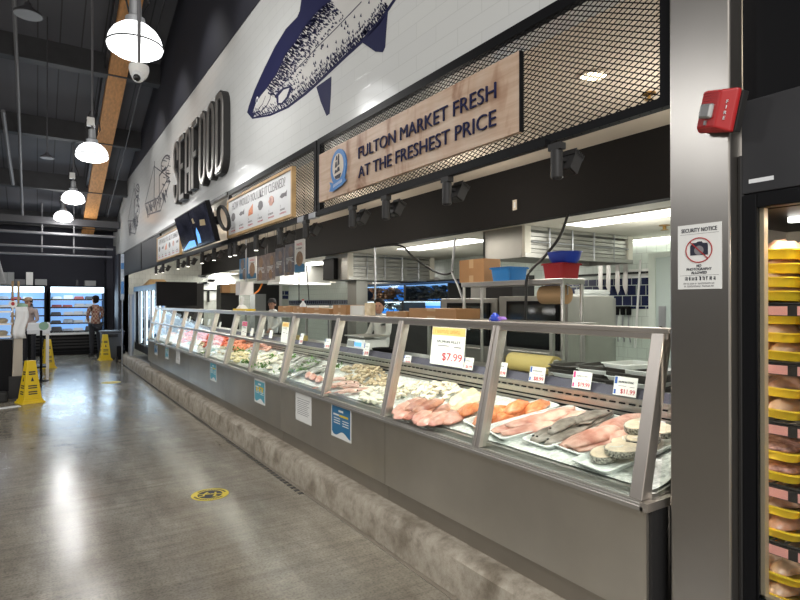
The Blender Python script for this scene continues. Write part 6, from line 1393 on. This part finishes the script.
# ------------------------------------------------------------------ deli counter at the left edge
Y0 = 10.9
q = lambda px, py, Y=Y0: atY(px, py, Y)
xr = q(24, 350).x; 
t = thing('deli_counter', 'dark deli counter with lit glass front at the left picture edge', 'counter', (xr - .9, Y0 + .6, 0))
b = MB(); b.bx(xr - 2.4, xr - .16, Y0, Y0 + 3.0, .12, .95); wb(b, 'body', 'black', t, bevel=.01)
b = MB(); b.bx(xr - 2.4, xr - .17, Y0 - .0, Y0 + 3.0, 0, .12); b.bx(xr - .2, xr + .04, Y0 - .04, Y0 + .3, 0.001, .36); wb(b, 'plinth', 'charcoal', t)
b = MB(); b.hull8([(xr - .16, Y0 + .02, .32), (xr - .02, Y0 + .02, .32), (xr - .02, Y0 + .14, .32), (xr - .16, Y0 + .14, .32), (xr - .12, Y0 + .02, 1.42), (xr - .02, Y0 + .02, 1.42), (xr - .02, Y0 + .14, 1.42), (xr - .12, Y0 + .14, 1.42)]); wb(b, 'end_post', 'steel_toe', t)
b = MB(); b.bx(xr - 2.4, xr - .2, Y0 + .5, Y0 + .54, .95, 1.4); wb(b, 'light_panel', 'blue_glow', t)
b = MB()
for z in (1.0, 1.2, 1.4): b.bx(xr - 2.4, xr - .17, Y0 + .0, Y0 + .5, z - .012, z + .012)
wb(b, 'glass_shelf', 'steel_bright', t)
b = MB(); b.bx(xr - 2.4, xr - .17, Y0 + .01, Y0 + .018, .95, 1.4); wb(b, 'glass_pane', 'glass_clear', t)
dr = random.Random(4); d0 = None
for z in (1.013, 1.213):
    for i in range(4):
        b = MB(); b.lathe([(0, 0), (.06, 0), (.085, .05), (.05, .08), (0, .085)], seg=12, cap=False); o = b.build('food_bowl', ('package_tan', 'kraft', 'cream_flesh')[i % 3], None, smooth=True); o.location = (xr - .30 - i * .2, Y0 + .25, z); tag(o, 'rounded food on the %s lit shelf of the deli counter' % ('lower' if z < 1.1 else 'upper'), 'food', 'food on the %s deli shelf' % ('lower' if z < 1.1 else 'upper'))
# white apron-like cloth and signs on the counter end
p = q(19, 318); t = thing('hanging_sheet', 'crumpled white plastic sheet hanging at the deli counter end', 'sheet', (p.x + .02, Y0 - .03, .98))
b = MB(); rs = []
for i in range(7): rs.append([(-.08 + .025 * math.sin(i) + u * .028, -.012 * math.sin(u * 2 + i) - .02, .5 - i * .085) for u in range(7)])
b.rings(rs, False, False); o = b.build('sheet', 'board_white', t, smooth='all'); so = o.modifiers.new('thick', 'SOLIDIFY'); so.thickness = .003
p = q(13, 309); t = thing('round_sign', 'round white sign with red figure on the deli counter', 'sign', (p.x, Y0 - .05, 1.445)); b = MB(); b.lathe([(0, -.008), (.06, -.008), (.06, .008), (0, .008)], (0, 0, .08), 20, ax='y', cap=False); b.build('disc', 'white', t); b = MB(); b.ball((0, -.01, .085), (.025, .006, .03), 10, 6); b.ball((.0, -.01, .15), (.02, .01, .02), 8, 5); b.build('figure', 'alarm_red', t); b = MB(); b.bx(-.008, .008, -.006, .006, -.028, .025); b.build('stem', 'white', t)
p = q(20, 306); t = thing('green_bowl', 'pale green lidded bowl on the deli counter end', 'bowl', (p.x + .02, Y0 + .1, 1.425)); b = MB(); b.lathe([(.05, 0), (.09, .05), (.085, .09), (.03, .115), (0, .12)], seg=18); b.build('bowl', 'green_pale', t, smooth=True)
for k, px in enumerate((12.5, 18.5)):
    p = q(px, 300, 12.0); b = MB(); b.tube([(p.x, 12.0, .951), (p.x, 12.0, 1.93)], .018, 8); tag(b.build('wooden_rod', 'frame_wood' if k else 'kraft', smooth=True), 'thin wooden rod standing behind the deli counter end, %s one' % ('right' if k else 'left'), 'rod')
# table with printer-like scale behind the middle cone
Yt = 13.6; a, c = atY(27, 324, Yt), atY(50, 324, Yt); 
t = thing('service_table', 'white topped service table behind the middle cone', 'table', ((a.x + c.x) / 2, Yt + .35, 0)); w = c.x - a.x; zt = atY(38, 331, Yt).z
b = MB(); b.bx(-w / 2, w / 2, -.35, .35, zt - .06, zt); b.build('table_top', 'board_white', t, bevel=.006)
for sx in (-1, 1):
    for sy in (-1, 1): b = MB(); b.bx(sx * (w / 2 - .04) - .025, sx * (w / 2 - .04) + .025, sy * .3 - .025, sy * .3 + .025, 0, zt - .06); b.build('leg', 'steel_bright' if sx > 0 else 'black', t)
b = MB(); b.bx(-w / 2 + .05, w / 2 - .05, -.3, .3, .2, .23); b.build('shelf_board', 'charcoal', t)
p = atY(42, 322, Yt + .1); t = thing('label_printer', 'pale grey label printer with green round lid on the service table', 'printer', (p.x - .05, Yt + .25, zt + .001)); b = MB(); b.taper((0, 0, 0), (.44, .4), (.38, .34), .16); b.build('body', 'board_white', t, bevel=.02); b = MB(); b.lathe([(0, -.02), (.085, -.02), (.085, .0), (0, .0)], (.08, -.185, .10), 20, ax='y', cap=False); b.build('lid', 'green_pale', t)
a = atZ(41, 381, 0); b = MB(); b.tube([(a.x, a.y, .012), (a.x, a.y, 1.0)], .022, 8); b.lathe([(.13, 0), (.13, .012), (.022, .02)], (a.x, a.y, 0), 18); tag(b.build('queue_post', 'black', smooth=True), 'thin black barrier post between the two left cones', 'post')
a = atY(6, 385, 9.0); b = MB(); b.taper((0, 0, 0), (.5, .25), (.46, .22), .16); o = tag(b.build('bag', 'rubber', bevel=.03), 'low black bag on the floor at the foot of the deli counter', 'bag'); o.location = (xr - .45, Y0 - .25, 0)
bxo('paper_scrap', 'small pale paper scrap on the floor before the deli counter', 'paper', (atZ(6, 408, 0).x, atZ(6, 408, 0).y, 0), (.35, .12, .008), 'board_white', .3)
# hanging clutter at the upper left edge
pl = EYE + ray(4, 250) * 9.0
t = thing('hanging_sign_rack', 'grey hanging metal rack at the upper left picture edge', 'rack', (pl.x - .1, pl.y, pl.z))
b = MB()
for i in range(8): b.tube([(-.5, .5 - i * .14, -.5), (.0 + .02 * i, .5 - i * .14, -.55 + .0 * i)], .012, 6); b.tube([(.0 + .02 * i, .5 - i * .14, -.55), (.0 - .12, .5 - i * .14, .55)], .012, 6)
for z in (-.55, -.2, .2, .5): b.tube([(.0 - .06 * (z + .5), -.5, z), (.0 - .06 * (z + .5), .5, z)], .014, 6)
b.build('wire_frame', 'galv', t, smooth=True)
b = MB(); b.hull8([(-.5, -.45, -.5), (-.06, -.45, -.5), (-.06, .5, -.5), (-.5, .5, -.5), (-.5, -.45, .3), (-.16, -.45, .3), (-.16, .5, .3), (-.5, .5, .3)]); b.build('liner', 'board_grey', t)
zr_ = RZ(pl.y) - pl.z - .02; b = MB(); b.tube([(-.2, .0, .3), (-.2, 0, zr_)], .02, 6); b.build('hanger', 'pipe_dark', t)
# ------------------------------------------------------------------ glass-door cooler with chicken trays at the right
FX = 2.05
YJ = YX(757.5, FX); Yl = .962
t = thing('glass_door_cooler', 'black upright glass-door cooler full of yellow meat trays at the right', 'cooler', (2.45, -.1, 0))
b = MB(); b.bx(FX + .05, 2.95, Yl + .20, Yl + .22, 0, 1.925); b.bx(2.9, 2.95, -1.2, Yl + .2, 0, 1.925); b.bx(FX + .05, 2.9, -1.2, Yl + .2, 1.87, 1.925); b.bx(FX + .05, 2.9, -1.2, Yl + .2, .0, .46); wb(b, 'cabinet', 'black', t)
b = MB(); b.bx(2.86, 2.90, -1.2, Yl + .19, .46, 1.87); b.bx(FX + .06, 2.86, Yl + .19, Yl + .20, .46, 1.87); wb(b, 'liner', 'fridge_in', t)
b = MB(); b.bx(FX - .005, FX + .045, YJ, Yl, .3, 1.92); b.bx(FX - .005, FX + .045, .1, YJ, 1.872, 1.92); b.bx(FX - .005, FX + .045, .1, YJ, .3, .545); b.bx(FX - .005, FX + .045, .1, .16, .545, 1.872); d = wb(b, 'door', 'black', t, bevel=.004)
b = MB(); b.bx(FX + .008, FX + .016, .16, YJ, .545, 1.872); wb(b, 'door_glass', 'glass_clear', d)
b = MB(); b.bx(FX + .017, FX + .044, YJ - .014, YJ, .545, 1.872); b.bx(FX + .017, FX + .044, .16, YJ, .545, .555); wb(b, 'gasket', 'alu_warm', d)
b = MB(); b.bx(FX + .3, FX + .33, .0, Yl - .02, 1.85, 1.868); wb(b, 'lamp_strip', 'led', t)
SX = 2.17
shelfz = [1.535, 1.33, 1.12, .90, .70]
for k, z in enumerate(shelfz):
    b = MB()
    for i in range(18): b.tube([(SX, Yl + .16 - i * .04, z + .012), (2.85, Yl + .16 - i * .04, z + .012)], .0035, 5)
    for x in (SX, 2.4, 2.8): b.tube([(x, Yl + .17, z + .010), (x, .3, z + .010)], .005, 6)
    s = wb(b, 'wire_shelf', 'shelf_dark', t)
    b = MB(); b.bx(SX - .012, SX, .3, Yl + .17, z - .032, z + .006); wb(b, 'price_strip', 'shelf_dark', s)
    b = MB(); b.bx(SX - .014, SX - .012, YX(789, SX), YX(763, SX), z - .029, z + .002); b.bx(SX - .014, SX - .012, YX(860, SX), YX(799, SX), z - .029, z + .002); wb(b, 'price_label', 'label_pink', s)
b = MB(); b.bx(FX + .07, 2.86, .0, Yl + .18, .46, .475); wb(b, 'floor_tray', 'shelf_dark', t)
def chick(m, seed):
    tb = tray_mb(.24, .19, .030, .008, .035, 1.12).build('meat_tray', 'foam_yellow', None, smooth=True)
    r = random.Random(seed)
    if m == 'mince':
        b = MB(); b.ball((0, 0, .034), (.122, .096, .026), 16, 8); b.build('meat', m, tb, smooth='all')
    else:
        for i in range(5):
            b = fillet_mb(.14, .085, .048, seed * 7 + i); o = b.build('meat', m, tb, smooth='all'); o.location = ((-.055, .055, -.05, .06, 0)[i], (-.045, -.04, .045, .045, 0)[i], .02 + .008 * (i == 4)); o.rotation_euler = (0, 0, r.uniform(-.5, .5) + PI / 2 * (i % 2))
    return tb
ck = {m: chick(m, i + 3) for i, m in enumerate(('chicken', 'chicken_pale', 'mince'))}
lay = [(shelfz[0], ['chicken_pale', 'chicken_pale', 'chicken', 'chicken']), (shelfz[1], ['chicken_pale', 'chicken_pale', 'chicken_pale']), (shelfz[2], ['chicken_pale', 'chicken']), (shelfz[3], ['mince', 'mince']), (shelfz[4], ['chicken', 'chicken']), (.463, ['chicken_pale', 'chicken_pale'])]
seen = set(); fr = random.Random(17)
nm = ('on the topmost shelf of the cooler', 'on the second shelf of the cooler', 'on the third shelf of the cooler', 'on the fourth shelf of the cooler', 'on the fifth shelf of the cooler', 'on the floor of the cooler')
hd_ = {'chicken': 'pinkish chicken', 'chicken_pale': 'pale chicken', 'mince': 'red minced meat'}
for si, (z, col) in enumerate(lay):
    for cx_ in range(3):
        for row in range(2 if cx_ < 2 else 1):
            for i, m in enumerate(col):
                q = ck[m]; o = q if m not in seen else dup(q, (0, 0, 0)); seen.add(m)
                o.location = (SX + .14 + row * .285, .953 - cx_ * .236 + fr.uniform(-.006, .006), z + .017 + i * (.05 if si == 0 else .062 if si == 1 else .078)); o.rotation_euler = (fr.uniform(-.02, .03), fr.uniform(.0, .05), fr.uniform(-.06, .06))
                if i: o.location.x += fr.uniform(-.012, .012)
                tag(o, 'yellow foam tray of %s %s' % (hd_[m], nm[si]), 'meat tray', '%s trays, %s' % (hd_[m], nm[si]))
# ------------------------------------------------------------------ light
w = bpy.data.worlds.new('world'); S.world = w; w.use_nodes = True
bg = w.node_tree.nodes['Background']; bg.inputs[0].default_value = (1, .96, .90, 1); bg.inputs[1].default_value = .88
for loc, lb in LAMPS: light('pendant_bulb', 'POINT', (loc[0], loc[1], loc[2] - .22), 40, (1, .98, .95), .16)
# store lamps overhead beyond the frame
for x, y in ((-1.5, -2.5), (-6.0, 5.4), (-5.5, 9), (-5.5, 13.5), (-1.2, -4)): light('hall_lamp', 'AREA', (x, y, 4.9), 150 if y < 6 else 80, (.98, .99, 1), 1.0, rot=(0, 0, 0))
# track heads
for k, px in enumerate(heads):
    if k in (0, 1, 2, 3, 5, 7, 9, 11, 13):
        y = YX(px, 1.985); o = light('track_beam', 'SPOT', (2.06, y, 2.08), 22, (1, .95, .86), .04, spot=R(75)); o.rotation_euler = (0, R(-14), 0)
# strip lamps of the cases
for k in range(12): light('case_lamp', 'AREA', (FT + .06, (PY[k] + PY[k + 1]) / 2, GZ1 - .04), 1.9, (1, .98, .93), .03, rot=(0, R(-22), 0), sy=.9)
for k in range(7): light('soffit_fill', 'POINT', (3.4, 2.0 + k * 2.3, 2.5), 14, (1, .93, .82), .15)  # bare points added to light the soffit from below, no fixtures
# added spots without fixtures, to brighten the tiled wall
for k in range(9): light('wall_fill', 'SPOT', (.9, 2 + k * 2.0, 6.2 - .1 * k), 50, (1, .98, .94), .1, rot=(0, R(-38), 0), spot=R(80), blend=.8)
# coolers
light('cooler_lamp', 'AREA', (FX + .12, .45, 1.83), 6, (1, .92, .78), .06, rot=(0, R(-20), 0), sy=.9)
light('cooler_lamp', 'AREA', (FX + .075, Yl + .12, 1.18), 11, (1, .90, .74), .04, rot=(0, R(-55), R(-40)), sy=1.2).rotation_euler = (R(90), 0, R(55))
light('far_cooler_lamp', 'AREA', (.4, 18.9, 1.5), 30, (.62, .82, 1), 3.2, rot=(R(-90), 0, 0), sy=.8)
S.view_settings.view_transform = 'Standard'; S.view_settings.look = 'None'; S.view_settings.gamma = 1; S.view_settings.use_curve_mapping = False
for x, y in ((5.6, 3.6), (5.4, 7.4), (5.6, 11.6), (4.6, 15.5)): light('kitchen_lamp_and_fill', 'POINT', (x, y, 2.05), 9, (1, .98, .90), .15)  # added points without fixtures, in place of bounce onto the kitchen ceiling
S.view_settings.exposure = 0.42
